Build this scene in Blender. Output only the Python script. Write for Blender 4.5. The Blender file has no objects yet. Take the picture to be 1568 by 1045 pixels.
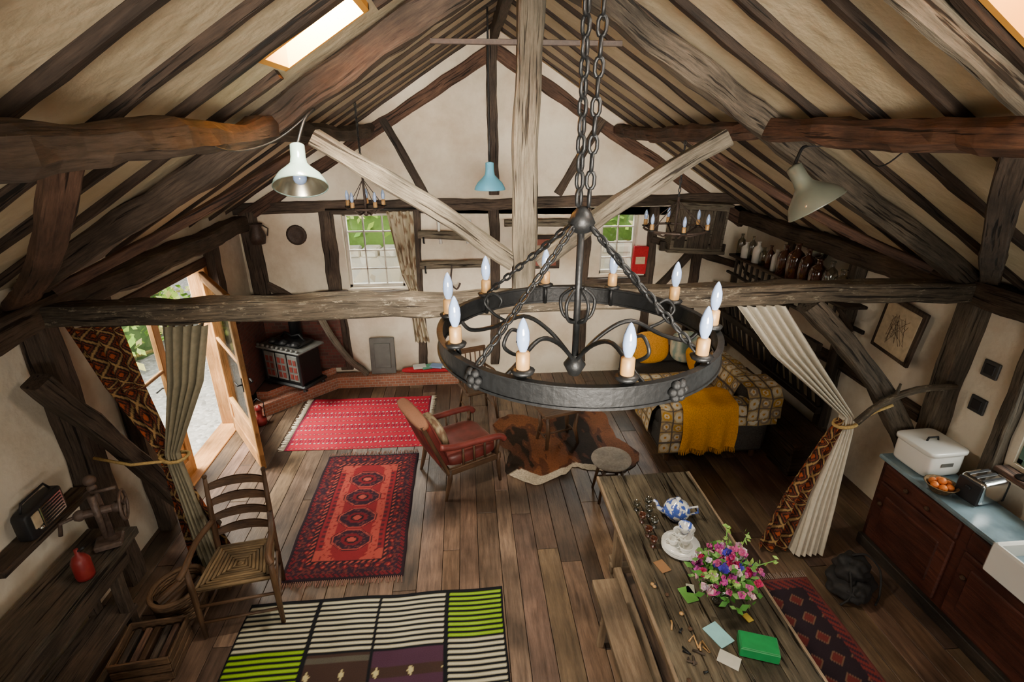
import bpy, math, random
from mathutils import Vector, Matrix, noise, Euler
R=random.Random(7)
V=Vector
# ------------------------------------------------------------------ materials
def base(name):
    m=bpy.data.materials.new(name); m.use_nodes=True
    nt=m.node_tree; return m,nt.nodes,nt.links,nt.nodes['Principled BSDF']
def N(nodes,t,**k):
    n=nodes.new(t)
    for a,b in k.items():
        if hasattr(n,a): setattr(n,a,b)
        else: n.inputs[a].default_value=b
    return n
def ramp(nodes,stops):
    r=nodes.new('ShaderNodeValToRGB'); e=r.color_ramp.elements
    while len(e)<len(stops): e.new(.5)
    for i,(p,c) in enumerate(stops): e[i].position=p; e[i].color=(*c,1)
    return r
def wood(name,c1,c2,rough=.7,sc=1.0,bump=.5,stretch=10,spec=.3,crack=0,speck=None):
    m,n,l,b=base(name)
    at=N(n,'ShaderNodeAttribute',attribute_name='gco')
    mp=N(n,'ShaderNodeMapping'); mp.inputs['Scale'].default_value=(1.6*sc,stretch*1.6*sc,stretch*1.6*sc)
    l.new(at.outputs['Vector'],mp.inputs['Vector'])
    nz=N(n,'ShaderNodeTexNoise',Scale=2.2,Detail=8,Roughness=.72); nz.inputs['Distortion'].default_value=.2
    l.new(mp.outputs[0],nz.inputs['Vector'])
    rp=ramp(n,[(.32,c1),(.68,c2)]); l.new(nz.outputs['Fac'],rp.inputs['Fac'])
    n2=N(n,'ShaderNodeTexNoise',Scale=2.5,Detail=5); l.new(at.outputs['Vector'],n2.inputs['Vector'])
    r2=ramp(n,[(.3,(.42,.42,.42)),(.7,(1.25,1.22,1.18))]); l.new(n2.outputs['Fac'],r2.inputs['Fac'])
    def mul(a,c):
        mx=N(n,'ShaderNodeMix',data_type='RGBA',blend_type='MULTIPLY'); mx.inputs[0].default_value=1
        l.new(a,mx.inputs[6]); l.new(c,mx.inputs[7]); return mx.outputs[2]
    c=mul(rp.outputs[0],r2.outputs[0]); hgt=nz.outputs['Fac']
    if speck:
        n4=N(n,'ShaderNodeTexNoise',Scale=34,Detail=6,Roughness=.75); mp4=N(n,'ShaderNodeMapping'); mp4.inputs['Scale'].default_value=(.35,1,1); l.new(at.outputs['Vector'],mp4.inputs['Vector']); l.new(mp4.outputs[0],n4.inputs['Vector'])
        r4=ramp(n,[(.56,(0,0,0)),(.66,(.85,.85,.85))]); l.new(n4.outputs['Fac'],r4.inputs['Fac'])
        mm=N(n,'ShaderNodeMix',data_type='RGBA',blend_type='MIX'); l.new(r4.outputs[0],mm.inputs[0]); l.new(c,mm.inputs[6]); mm.inputs[7].default_value=(*speck,1); c=mm.outputs[2]
    if crack:
        mp3=N(n,'ShaderNodeMapping'); mp3.inputs['Scale'].default_value=(1.3,28,28); l.new(at.outputs['Vector'],mp3.inputs['Vector'])
        n3=N(n,'ShaderNodeTexNoise',Scale=1.5,Detail=4,Roughness=.55); l.new(mp3.outputs[0],n3.inputs['Vector'])
        r3=ramp(n,[(.36,(.12,.1,.09)),(.41,(1,1,1))]); l.new(n3.outputs['Fac'],r3.inputs['Fac']); c=mul(c,r3.outputs[0])
        ad=N(n,'ShaderNodeMath',operation='MULTIPLY'); l.new(nz.outputs['Fac'],ad.inputs[0]); l.new(r3.outputs[0],ad.inputs[1]); hgt=ad.outputs[0]
    cc=N(n,'ShaderNodeAttribute',attribute_name='col')
    l.new(mul(c,cc.outputs['Color']),b.inputs['Base Color'])
    bp=N(n,'ShaderNodeBump',Strength=bump,Distance=.012); l.new(hgt,bp.inputs['Height']); l.new(bp.outputs[0],b.inputs['Normal'])
    b.inputs['Roughness'].default_value=rough; b.inputs['Specular IOR Level'].default_value=spec
    return m
def plain(name,c,rough=.5,metal=0,var=.15,sc=20,bump=0.,spec=.5,coat=0):
    m,n,l,b=base(name)
    at=N(n,'ShaderNodeAttribute',attribute_name='gco')
    nz=N(n,'ShaderNodeTexNoise',Scale=sc,Detail=4); l.new(at.outputs['Vector'],nz.inputs['Vector'])
    rp=ramp(n,[(.25,tuple(x*(1-var) for x in c)),(.75,tuple(min(1,x*(1+var)) for x in c))]); l.new(nz.outputs['Fac'],rp.inputs['Fac'])
    l.new(rp.outputs[0],b.inputs['Base Color'])
    b.inputs['Roughness'].default_value=rough; b.inputs['Metallic'].default_value=metal; b.inputs['Specular IOR Level'].default_value=spec
    if coat: b.inputs['Coat Weight'].default_value=coat
    if bump:
        bp=N(n,'ShaderNodeBump',Strength=bump,Distance=.005); l.new(nz.outputs['Fac'],bp.inputs['Height']); l.new(bp.outputs[0],b.inputs['Normal'])
    return m
def vcol(name,rough=.95,sc=160,bump=.4,var=.25):
    m,n,l,b=base(name)
    at=N(n,'ShaderNodeAttribute',attribute_name='gco')
    nz=N(n,'ShaderNodeTexNoise',Scale=sc,Detail=3); l.new(at.outputs['Vector'],nz.inputs['Vector'])
    nb=N(n,'ShaderNodeTexNoise',Scale=3,Detail=4); l.new(at.outputs['Vector'],nb.inputs['Vector'])
    ad=N(n,'ShaderNodeMath',operation='ADD'); l.new(nz.outputs['Fac'],ad.inputs[0]); l.new(nb.outputs['Fac'],ad.inputs[1])
    rp=ramp(n,[(.6,(1-var,)*3),(1.,(1,)*3)]); 
    hf=N(n,'ShaderNodeMath',operation='MULTIPLY'); hf.inputs[1].default_value=.8; l.new(ad.outputs[0],hf.inputs[0]); l.new(hf.outputs[0],rp.inputs['Fac'])
    cc=N(n,'ShaderNodeAttribute',attribute_name='col')
    m2=N(n,'ShaderNodeMix',data_type='RGBA',blend_type='MULTIPLY'); m2.inputs[0].default_value=1
    l.new(rp.outputs[0],m2.inputs[6]); l.new(cc.outputs['Color'],m2.inputs[7]); l.new(m2.outputs[2],b.inputs['Base Color'])
    b.inputs['Roughness'].default_value=rough; b.inputs['Specular IOR Level'].default_value=.15
    bp=N(n,'ShaderNodeBump',Strength=bump,Distance=.003); l.new(nz.outputs['Fac'],bp.inputs['Height']); l.new(bp.outputs[0],b.inputs['Normal'])
    return m
def plaster(name,c,dirt,amt=(.42,.72)):
    m,n,l,b=base(name)
    g=N(n,'ShaderNodeNewGeometry')
    a=N(n,'ShaderNodeTexNoise',Scale=1.5,Detail=7,Roughness=.62); l.new(g.outputs['Position'],a.inputs['Vector'])
    rp=ramp(n,[(amt[0],c),(amt[1],dirt)]); l.new(a.outputs['Fac'],rp.inputs['Fac']); l.new(rp.outputs[0],b.inputs['Base Color'])
    s=N(n,'ShaderNodeTexNoise',Scale=7,Detail=6); l.new(g.outputs['Position'],s.inputs['Vector'])
    bp=N(n,'ShaderNodeBump',Strength=.45,Distance=.04); l.new(s.outputs['Fac'],bp.inputs['Height']); l.new(bp.outputs[0],b.inputs['Normal'])
    b.inputs['Roughness'].default_value=.9; b.inputs['Specular IOR Level'].default_value=.2
    return m
def brickmat(name,c1,c2,mortar,sc=1.0):
    m,n,l,b=base(name)
    at=N(n,'ShaderNodeAttribute',attribute_name='gco')
    br=N(n,'ShaderNodeTexBrick',Scale=4.5*sc); br.inputs['Color1'].default_value=(*c1,1); br.inputs['Color2'].default_value=(*c2,1); br.inputs['Mortar'].default_value=(*mortar,1)
    br.inputs['Mortar Size'].default_value=.02
    l.new(at.outputs['Vector'],br.inputs['Vector']); l.new(br.outputs['Color'],b.inputs['Base Color'])
    bp=N(n,'ShaderNodeBump',Strength=.6,Distance=.01); bp.invert=True; l.new(br.outputs['Fac'],bp.inputs['Height']); l.new(bp.outputs[0],b.inputs['Normal'])
    b.inputs['Roughness'].default_value=.9
    return m
def voro(name,cols,scale,rough=.9,bump=.5):
    m,n,l,b=base(name)
    g=N(n,'ShaderNodeNewGeometry')
    v=N(n,'ShaderNodeTexVoronoi',Scale=scale); l.new(g.outputs['Position'],v.inputs['Vector'])
    sp=N(n,'ShaderNodeSeparateColor'); l.new(v.outputs['Color'],sp.inputs[0])
    rp=ramp(n,[(i/(len(cols)-1),c) for i,c in enumerate(cols)]); l.new(sp.outputs[0],rp.inputs['Fac']); l.new(rp.outputs[0],b.inputs['Base Color'])
    bp=N(n,'ShaderNodeBump',Strength=bump,Distance=.02); bp.invert=True; l.new(v.outputs['Distance'],bp.inputs['Height']); l.new(bp.outputs[0],b.inputs['Normal'])
    b.inputs['Roughness'].default_value=rough
    return m
def glassmat(name,tint=(.95,.98,.97),gl=.08):
    m,n,l,b=base(name)
    t=N(n,'ShaderNodeBsdfTransparent'); t.inputs[0].default_value=(*tint,1)
    g=N(n,'ShaderNodeBsdfGlossy'); g.inputs['Roughness'].default_value=.03
    x=N(n,'ShaderNodeMixShader'); x.inputs[0].default_value=gl
    l.new(t.outputs[0],x.inputs[1]); l.new(g.outputs[0],x.inputs[2]); l.new(x.outputs[0],n['Material Output'].inputs['Surface'])
    return m
W_DARK=wood('old_oak_dark',(.027,.019,.014),(.11,.079,.058),crack=1,sc=1.5,stretch=12)
W_RAFT=wood('rafter_wood',(.02,.013,.009),(.075,.05,.036),crack=1,sc=1.5,stretch=12)
W_RED=wood('old_oak_red',(.036,.018,.012),(.145,.078,.05),crack=1,sc=1.5,stretch=12)
W_MID=wood('old_oak_brown',(.036,.029,.022),(.155,.125,.092),crack=1,bump=.8,sc=1.5,stretch=12)
W_GREY=wood('old_oak_grey',(.085,.073,.054),(.255,.222,.168),rough=.85,crack=1,bump=.8,sc=1.6,stretch=14)
W_TIE=wood('old_oak_tie',(.034,.027,.019),(.165,.132,.094),rough=.85,crack=1,bump=.8,speck=(.28,.24,.17),sc=1.5,stretch=12)
W_GOLD=wood('golden_oak',(.34,.15,.04),(.6,.31,.11),rough=.5)
W_FURN=wood('chair_oak',(.042,.022,.012),(.14,.076,.04),rough=.4)
W_TABLE=wood('table_top_wood',(.022,.018,.013),(.12,.098,.066),rough=.28,sc=.8,crack=1)
W_TABLEG=wood('table_leg_wood',(.15,.1,.06),(.34,.245,.155),rough=.6)
W_FLOOR=wood('floor_boards',(.045,.028,.019),(.165,.106,.07),rough=.38,sc=.9,bump=.25,spec=.5)
W_CAB=wood('mahogany_cabinet',(.035,.012,.009),(.105,.033,.021),rough=.35)
W_WHITE=wood('painted_wood_white',(.45,.41,.34),(.72,.68,.6),rough=.6)
W_BLACK=wood('black_wood',(.014,.012,.01),(.05,.038,.03),rough=.5)
PLAS=plaster('limewash',(.77,.69,.55),(.54,.43,.3))
CEIL=plaster('ceiling_cream',(.6,.5,.34),(.45,.36,.22))
IRON=plain('black_iron',(.007,.0075,.008),.45,0,.4,60,.3,.35)
RUST=plain('rusty_iron',(.045,.029,.022),.6,.1,.4,60,.3)
BRASS=plain('tan_sleeve',(.36,.2,.07),.45,.1,.15,30)
BULB=plain('frosted_bulb',(.27,.37,.6),.12,0,.05,5,coat=1)
BLUE=plain('blue_enamel',(.16,.56,.82),.25,0,.05,5,coat=.5)
ENAM=plain('green_white_enamel',(.24,.34,.3),.25,0,.1,8,coat=.5)
ENGR=plain('grey_green_enamel',(.1,.11,.085),.4,0,.15,8,coat=.3)
SILV=plain('silver_reflector',(.42,.39,.3),.25,.9,.05,5)
CHROME=plain('chrome',(.75,.75,.75),.15,1,.05,5)
WHITE=plain('white_ceramic',(.74,.73,.68),.2,0,.03,5,coat=.6)
BLACKP=plain('black_plastic',(.012,.012,.014),.55,0,.2,30)
BAGF=plain('black_bag_cloth',(.011,.01,.01),.8,0,.5,25,.6)
SOCK=plain('switch_black',(.04,.04,.04),.4)
CREAMF=plain('cream_linen',(.55,.5,.4),.95,0,.12,30,.3,.1)
OLIVEF=plain('olive_linen',(.24,.21,.14),.95,0,.15,30,.3,.1)
MUST=plain('mustard_wool',(.6,.27,.02),.95,0,.3,90,.8,.1)
SOFAF=plain('dark_grey_upholstery',(.05,.045,.04),.9,0,.3,80,.4,.1)
LEATH=plain('red_leather',(.13,.024,.019),.4,0,.4,12,.3)
REDP=plain('red_paint',(.2,.012,.012),.45)
REDC=plain('red_cushion',(.4,.02,.03),.9,0,.2,40,.4,.1)
SLATE=plain('slate',(.1,.1,.09),.6,0,.25,8,.3)
CTOP=plain('blue_grey_counter',(.14,.2,.23),.25,0,.45,6)
GREENP=plain('green_box_paint',(.01,.2,.05),.4)
GREENF=plain('green_window_paint',(.1,.2,.16),.4)
ROPE=plain('rope',(.45,.31,.12),.95,0,.3,80,.6,.1)
RUSH=wood('rush_weave',(.08,.05,.026),(.3,.2,.1),rough=.8,stretch=14,sc=1.5)
WICK=wood('wicker',(.05,.026,.014),(.19,.11,.057),rough=.7,stretch=6,sc=4)
PAPER=plain('paper',(.5,.4,.26),.9,0,.2,20)
FAB=vcol('woven_fabric'); PAINTV=vcol('printed_surface',.5,30,.05,.1); HIDE=vcol('cow_hide',.6,60,.6,.5)
BRICK=brickmat('red_brick',(.4,.14,.075),(.26,.1,.06),(.36,.3,.24),1.4)
BRICKD=brickmat('sooty_brick',(.12,.036,.026),(.065,.026,.02),(.08,.06,.045),1.2)
GRAVEL=voro('gravel',[(.17,.165,.15),(.34,.33,.3),(.23,.23,.21),(.42,.41,.39)],22)
STONE=voro('field_stone',[(.3,.25,.19),(.5,.44,.35),(.38,.36,.32),(.56,.52,.46)],5)
LEAF=vcol('leaves',.6,20,.1,.3)
GLASS=glassmat('window_glass')
BOTTLE=glassmat('bottle_glass_clear',(.62,.64,.6),.2)
BROWNG=plain('brown_bottle_glass',(.06,.02,.011),.08,0,.1,5,coat=1)
YELL=plain('yellow_reveal',(.85,.38,.04),.8,0,.15,3)
FRUIT=plain('orange_fruit',(.75,.2,.03),.4,0,.3,10)
# ------------------------------------------------------------------ builder
class Obj:
    def __init__(s,name):
        s.n=name; s.v=[];s.f=[];s.g=[];s.c=[];s.mi=[];s.sm=[];s.mats=[];s.T=Matrix()
    def at(s,loc,rz=0,rx=0,ry=0,sc=1):
        s.T=Matrix.Translation(loc)@Euler((rx,ry,rz)).to_matrix().to_4x4()@Matrix.Scale(sc,4); return s
    def add(s,vs,fs,mat,g=None,col=(1,1,1),sm=False,M=None,off=True):
        b=len(s.v)
        if mat not in s.mats: s.mats.append(mat)
        k=s.mats.index(mat)
        o=V((R.uniform(-9,9),R.uniform(-9,9),R.uniform(-9,9))) if off else V((0,0,0))
        X=s.T@M if M is not None else s.T
        cl=isinstance(col,list)
        for i,p in enumerate(vs):
            p=V(p); s.g.append((V(g[i]) if g else p)+o); s.v.append(X@p); s.c.append(col[i] if cl else col)
        for f in fs:
            s.f.append([b+q for q in f]); s.mi.append(k); s.sm.append(sm)
    def box(s,c,size,mat,rot=(0,0,0),b=.006,col=(1,1,1),off=True):
        h=[x/2 for x in size]; b=min(b,min(h)*.9)
        cor=[(x,y,z) for x in(-1,1) for y in(-1,1) for z in(-1,1)]
        vs=[]; idx={}
        for ci,cn in enumerate(cor):
            for k in range(3):
                idx[(cn,k)]=len(vs)
                vs.append(tuple(cn[j]*(h[j] if j==k else h[j]-b) for j in range(3)))
        fs=[]
        for k in range(3):
            a,d=[j for j in range(3) if j!=k]
            for sg in(-1,1):
                q=[]
                for (p,r) in((-1,-1),(1,-1),(1,1),(-1,1)):
                    cn=[0,0,0];cn[k]=sg;cn[a]=p;cn[d]=r;q.append(idx[(tuple(cn),k)])
                fs.append(q)
            for p in(-1,1):
                for r in(-1,1):
                    c0=[0,0,0];c0[k]=-1;c0[a]=p;c0[d]=r;c1=list(c0);c1[k]=1;c0=tuple(c0);c1=tuple(c1)
                    fs.append([idx[(c0,a)],idx[(c1,a)],idx[(c1,d)],idx[(c0,d)]])
        for cn in cor: fs.append([idx[(cn,0)],idx[(cn,1)],idx[(cn,2)]])
        o=sorted(range(3),key=lambda j:-size[j])
        g=[(v[o[0]],v[o[1]],v[o[2]]) for v in vs]
        M=Matrix.Translation(c)@Euler(rot).to_matrix().to_4x4()
        s.add(vs,fs,mat,g,col,False,M,off)
    def beam(s,p1,p2,w,h,mat,up=(0,0,1),jit=.008,seg=None,bow=0,bowv=None,taper=1,col=(1,1,1),rnd=.22,sm=False):
        p1=V(p1);p2=V(p2);d=p2-p1;L=d.length;x=d.normalized();up=V(up)
        if abs(x.dot(up))>.95: up=V((0,1,0))
        y=up.cross(x).normalized();z=x.cross(y)
        bv=V(bowv) if bowv else z
        n=seg or max(2,int(L/.11)); pr=[]
        a,b=w/2,h/2;r=min(a,b)*rnd
        for (q,t) in((1,1),(-1,1),(-1,-1),(1,-1)):
            A=(q*a,t*(b-r));B=(q*(a-r),t*b)
            pr+= [A,B] if q*t>0 else [B,A]
        m=8;vs=[];g=[];sd=V((R.uniform(0,50),R.uniform(0,50),R.uniform(0,50)))
        for i in range(n+1):
            u=i/n;k=1+(taper-1)*u
            c=p1+d*u+bv*(bow*math.sin(math.pi*u))
            wob=(noise.noise(sd+V((u*L*1.1,0,0))),noise.noise(sd+V((0,u*L*1.1,7))))
            c=c+y*(wob[0]*jit*1.8)+z*(wob[1]*jit*1.8)
            for j,(py,pz) in enumerate(pr):
                q=1+noise.noise(sd+V((u*L*4,py*9,pz*9)))*jit*1.5/max(a,b)
                vs.append(c+y*(py*k*q)+z*(pz*k*q)); g.append((u*L,py,pz))
        fs=[[i*m+j,i*m+(j+1)%m,(i+1)*m+(j+1)%m,(i+1)*m+j] for i in range(n) for j in range(m)]
        fs+=[list(range(m)),[n*m+j for j in range(m)]]
        s.add(vs,fs,mat,g,col,sm)
    def tube(s,pts,r,mat,n=8,closed=False,col=(1,1,1),sm=True,cap=True):
        pts=[V(p) for p in pts];k=len(pts);rs=r if isinstance(r,(list,tuple)) else [r]*k
        def tan(i):
            if closed: return (pts[(i+1)%k]-pts[i-1]).normalized()
            return (pts[min(i+1,k-1)]-pts[max(i-1,0)]).normalized()
        t=tan(0); u=t.orthogonal().normalized(); vs=[];g=[];L=0
        for i in range(k):
            t=tan(i); u=(u-t*u.dot(t)); u=u.normalized() if u.length>1e-6 else t.orthogonal().normalized(); w=t.cross(u)
            if i: L+=(pts[i]-pts[i-1]).length
            for j in range(n):
                a=2*math.pi*j/n; vs.append(pts[i]+(u*math.cos(a)+w*math.sin(a))*rs[i]); g.append((L,math.cos(a)*rs[i],math.sin(a)*rs[i]))
        K=k if closed else k-1
        fs=[[i*n+j,i*n+(j+1)%n,((i+1)%k)*n+(j+1)%n,((i+1)%k)*n+j] for i in range(K) for j in range(n)]
        if not closed and cap: fs+=[list(range(n)),[(k-1)*n+j for j in range(n)]]
        s.add(vs,fs,mat,g,col,sm)
    def cyl(s,p1,p2,r1,mat,r2=None,n=14,col=(1,1,1)):
        r2=r1 if r2 is None else r2
        s.tube([p1,p2],[r1,r2],mat,n,False,col,False)
    def lathe(s,prof,at,mat,n=24,rot=(0,0,0),col=(1,1,1),sm=True):
        M=Matrix.Translation(at)@Euler(rot).to_matrix().to_4x4(); vs=[]
        for (r,z) in prof:
            for j in range(n):
                a=2*math.pi*j/n; vs.append((max(r,1e-4)*math.cos(a),max(r,1e-4)*math.sin(a),z))
        fs=[[i*n+j,i*n+(j+1)%n,(i+1)*n+(j+1)%n,(i+1)*n+j] for i in range(len(prof)-1) for j in range(n)]
        s.add(vs,fs,mat,[(v[2],v[0],v[1]) for v in vs],col,sm,M)
    def ball(s,c,r,mat,n=12,rot=(0,0,0),col=(1,1,1)):
        r=r if isinstance(r,(tuple,list)) else (r,r,r)
        M=Matrix.Translation(c)@Euler(rot).to_matrix().to_4x4()@Matrix.Diagonal((*r,1))
        vs=[];m=n//2+1
        for i in range(m+1):
            p=math.pi*i/m
            for j in range(n):
                a=2*math.pi*j/n; vs.append((math.sin(p)*math.cos(a)+(1e-4)*(i in(0,m)),math.sin(p)*math.sin(a),math.cos(p)))
        fs=[[i*n+j,i*n+(j+1)%n,(i+1)*n+(j+1)%n,(i+1)*n+j] for i in range(m) for j in range(n)]
        s.add(vs,fs,mat,None,col,True,M)
    def grid(s,fn,nu,nv,mat,colf=None,sm=True):
        vs=[];cs=[]
        for j in range(nv+1):
            for i in range(nu+1):
                u=i/nu;v=j/nv; vs.append(fn(u,v)); cs.append(colf(u,v) if colf else (1,1,1))
        w=nu+1
        fs=[[j*w+i,j*w+i+1,(j+1)*w+i+1,(j+1)*w+i] for j in range(nv) for i in range(nu)]
        s.add(vs,fs,mat,None,cs,sm)
    def pad(s,c,size,mat,rot=(0,0,0),p=3.5,n=14,colf=None,col=(1,1,1),lump=0):
        M=Matrix.Translation(c)@Euler(rot).to_matrix().to_4x4()
        vs=[];cs=[];m=n
        def pw(a,e): return math.copysign(abs(a)**e,a)
        e=2/p
        for i in range(m+1):
            ph=-math.pi/2+math.pi*i/m
            for j in range(2*n):
                th=2*math.pi*j/(2*n)
                x=pw(math.cos(ph),e)*pw(math.cos(th),e);y=pw(math.cos(ph),e)*pw(math.sin(th),e);z=pw(math.sin(ph),e)
                k=1+lump*noise.noise(V((x*1.7+c[0]*9,y*1.7+c[1]*9,z*1.7)))
                vs.append((x*size[0]/2*k,y*size[1]/2*k,z*size[2]/2*k)); cs.append(colf(x,y,z) if colf else col)
        k=2*n
        fs=[[i*k+j,i*k+(j+1)%k,(i+1)*k+(j+1)%k,(i+1)*k+j] for i in range(m) for j in range(k)]
        s.add(vs,fs,mat,None,cs,True,M)
    def chain(s,p1,p2,L,w,wire,mat,tw=0):
        p1=V(p1);p2=V(p2);d=p2-p1;n=max(2,int(d.length/(L-2.2*wire)));x=d.normalized();a=x.orthogonal().normalized();b=x.cross(a)
        for i in range(n):
            c=p1+d*((i+.5)/n); q=(i%2)*math.pi/2+tw; y=a*math.cos(q)+b*math.sin(q)
            pts=[]
            for k in range(10):
                t=2*math.pi*k/10; cx=math.cos(t);cy=math.sin(t)
                pts.append(c+x*(math.copysign(abs(cx)**.7,cx)*(L/2-wire))+y*(cy*(w/2-wire)))
            s.tube(pts,wire,mat,5,True)
    def done(s):
        if not s.v: return
        xs=[v.x for v in s.v];ys=[v.y for v in s.v];zs=[v.z for v in s.v]
        o=V(((min(xs)+max(xs))/2,(min(ys)+max(ys))/2,min(zs)))
        me=bpy.data.meshes.new(s.n); me.from_pydata([v-o for v in s.v],[],s.f)
        for m in s.mats: me.materials.append(m)
        me.polygons.foreach_set('material_index',s.mi); me.polygons.foreach_set('use_smooth',s.sm)
        a=me.attributes.new('gco','FLOAT_VECTOR','POINT'); a.data.foreach_set('vector',[q for g in s.g for q in g])
        c=me.attributes.new('col','FLOAT_COLOR','POINT'); c.data.foreach_set('color',[q for g in s.c for q in (g[0],g[1],g[2],1)])
        import bmesh
        bm=bmesh.new(); bm.from_mesh(me); bmesh.ops.recalc_face_normals(bm,faces=bm.faces); bm.to_mesh(me); bm.free()
        me.update()
        ob=bpy.data.objects.new(s.n,me); ob.location=o; bpy.context.scene.collection.objects.link(ob); return ob
def lerp(a,b,t): return a+(b-a)*t
def interp(tab,x):
    for (a,p),(b,q) in zip(tab,tab[1:]):
        if x<=b:
            t=(x-a)/(b-a); t=max(0,min(1,t)); t=t*t*(3-2*t)
            return tuple(lerp(i,j,t) for i,j in zip(p,q)) if isinstance(p,tuple) else lerp(p,q,t)
    return tab[-1][1]
def frac(a): return a-math.floor(a)
def smooth(P,n=5):
    out=[]
    for i in range(len(P)-1):
        p0=P[max(i-1,0)];p1=P[i];p2=P[i+1];p3=P[min(i+2,len(P)-1)]
        for k in range(n):
            t=k/n; out.append(tuple(.5*((2*b)+(-a+c)*t+(2*a-5*b+4*c-d)*t*t+(-a+3*b-3*c+d)*t**3) for a,b,c,d in zip(p0,p1,p2,p3)))
    return out+[P[-1]]
# ------------------------------------------------------------------ room constants
XL,XR,XC=-2.9,3.9,.39; YF,YB=7.0,-1.3; RZ=4.5; SL=.62; YT=3.46
def roofz(x): return RZ-SL*abs(x-XC)
def wall(o,axis,c0,c1,u0,u1,z0,z1,ops,mat):
    us=sorted({u0,u1,*[q for p in ops for q in p[:2]]}); zs=sorted({z0,z1,*[q for p in ops for q in p[2:]]})
    for a,b in zip(us,us[1:]):
        for e,f in zip(zs,zs[1:]):
            m=((a+b)/2,(e+f)/2)
            if any(p[0]<m[0]<p[1] and p[2]<m[1]<p[3] for p in ops): continue
            if axis=='x': o.box(((c0+c1)/2,m[0],m[1]),(abs(c1-c0),b-a,f-e),mat,b=0)
            else: o.box((m[0],(c0+c1)/2,m[1]),(b-a,abs(c1-c0),f-e),mat,b=0)
WIN1=(-1.6,-.85,1.38,2.38); WIN2=(1.83,2.34,1.5,2.36)
DOOR=(4.2,5.92,0,2.02); KWIN=(1.5,2.85,1.15,2.0)
o=Obj('wall_far'); wall(o,'y',YF,YF+.2,XL-.2,XR+.2,-.1,2.3,[WIN1[:3]+(2.3,),WIN2[:3]+(2.3,)],PLAS)
wall(o,'y',YF,YF+.2,XL,XR,2.3,2.42,[(WIN1[0],WIN1[1],2.3,2.38),(WIN2[0],WIN2[1],2.3,2.36)],PLAS)
def gable(o,y0,y1,zb,mat):
    xa=XL-.1;xb=XR+.1
    P=[(xa,zb),(xb,zb),(xb,roofz(xb)+.02),(XC,RZ+.02),(xa,roofz(xa)+.02)]
    vs=[(x,y0,z) for x,z in P]+[(x,y1,z) for x,z in P]; n=5
    o.add(vs,[list(range(5)),list(range(5,10))]+[[i,(i+1)%5,5+(i+1)%5,5+i] for i in range(5)],mat)
gable(o,YF,YF+.2,2.42,PLAS); o.done()
o=Obj('wall_left'); wall(o,'x',XL-.2,XL,YB-.2,YF+.2,-.1,roofz(XL),[DOOR,(0.4,1.6,1.0,1.9)],PLAS); o.done()
o=Obj('wall_right'); wall(o,'x',XR,XR+.2,YB-.2,YF+.2,-.1,roofz(XR),[KWIN],PLAS); o.done()
o=Obj('wall_near'); wall(o,'y',YB-.2,YB,XL-.2,XR+.2,-.1,2.3,[(-.7,1.5,1.1,2.2)],PLAS)  # unseen wall; its openings are added to let fill light in
wall(o,'y',YB-.2,YB,-1.2,2.0,2.3,3.5,[(-.6,1.4,2.4,3.4)],PLAS)
for sgn,xo in((-1,-1.2),(1,2.0)):
    xe=XL-.1 if sgn<0 else XR+.1
    P=[(xo,2.3),(xe,2.3),(xe,roofz(xe)),(xo,roofz(xo))]
    vs=[(x,YB-.2,z) for x,z in P]+[(x,YB,z) for x,z in P]
    o.add(vs,[[0,1,2,3],[4,5,6,7]]+[[i,(i+1)%4,4+(i+1)%4,4+i] for i in range(4)],PLAS)
P=[(-1.2,3.5),(2.0,3.5),(2.0,roofz(2.0)),(XC,RZ),(-1.2,roofz(-1.2))]
vs=[(x,YB-.2,z) for x,z in P]+[(x,YB,z) for x,z in P]
o.add(vs,[list(range(5)),list(range(5,10))]+[[i,(i+1)%5,5+(i+1)%5,5+i] for i in range(5)],PLAS)
o.done()
# roof with skylights
SKL=(-.9,-.45,2.72,3.12); SKR=(.95,1.78,.9,1.7)
o=Obj('ceiling')
def roofside(sgn,hole):
    xe=(XL-.25) if sgn<0 else (XR+.25)
    xs=sorted({xe,XC,hole[0],hole[1]}); ys=sorted({YB-.2,YF+.2,hole[2],hole[3]})
    for a,b in zip(xs,xs[1:]):
        for c,d in zip(ys,ys[1:]):
            if abs((a+b)/2-(hole[0]+hole[1])/2)<1e-3 and abs((c+d)/2-(hole[2]+hole[3])/2)<1e-3: continue
            P=[(a,c),(b,c),(b,d),(a,d)]
            vs=[(x,y,roofz(x)) for x,y in P]+[(x,y,roofz(x)+.16) for x,y in P]
            o.add(vs,[[0,1,2,3],[4,5,6,7]]+[[i,(i+1)%4,4+(i+1)%4,4+i] for i in range(4)],CEIL)
roofside(-1,SKL); roofside(1,SKR); o.done()
for nm,h in(('window_3',SKL),('window_4',SKR)):
    o=Obj(nm)
    for (x0,x1,y0,y1) in((h[0],h[1],h[2],h[2]+.025),(h[0],h[1],h[3]-.025,h[3]),(h[0],h[0]+.025,h[2],h[3]),(h[1]-.025,h[1],h[2],h[3])):
        P=[(x0,y0),(x1,y0),(x1,y1),(x0,y1)]
        vs=[(x,y,roofz(x)-.03) for x,y in P]+[(x,y,roofz(x)+.34) for x,y in P]
        o.add(vs,[[0,1,2,3],[4,5,6,7]]+[[i,(i+1)%4,4+(i+1)%4,4+i] for i in range(4)],YELL)
    o.done()
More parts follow.
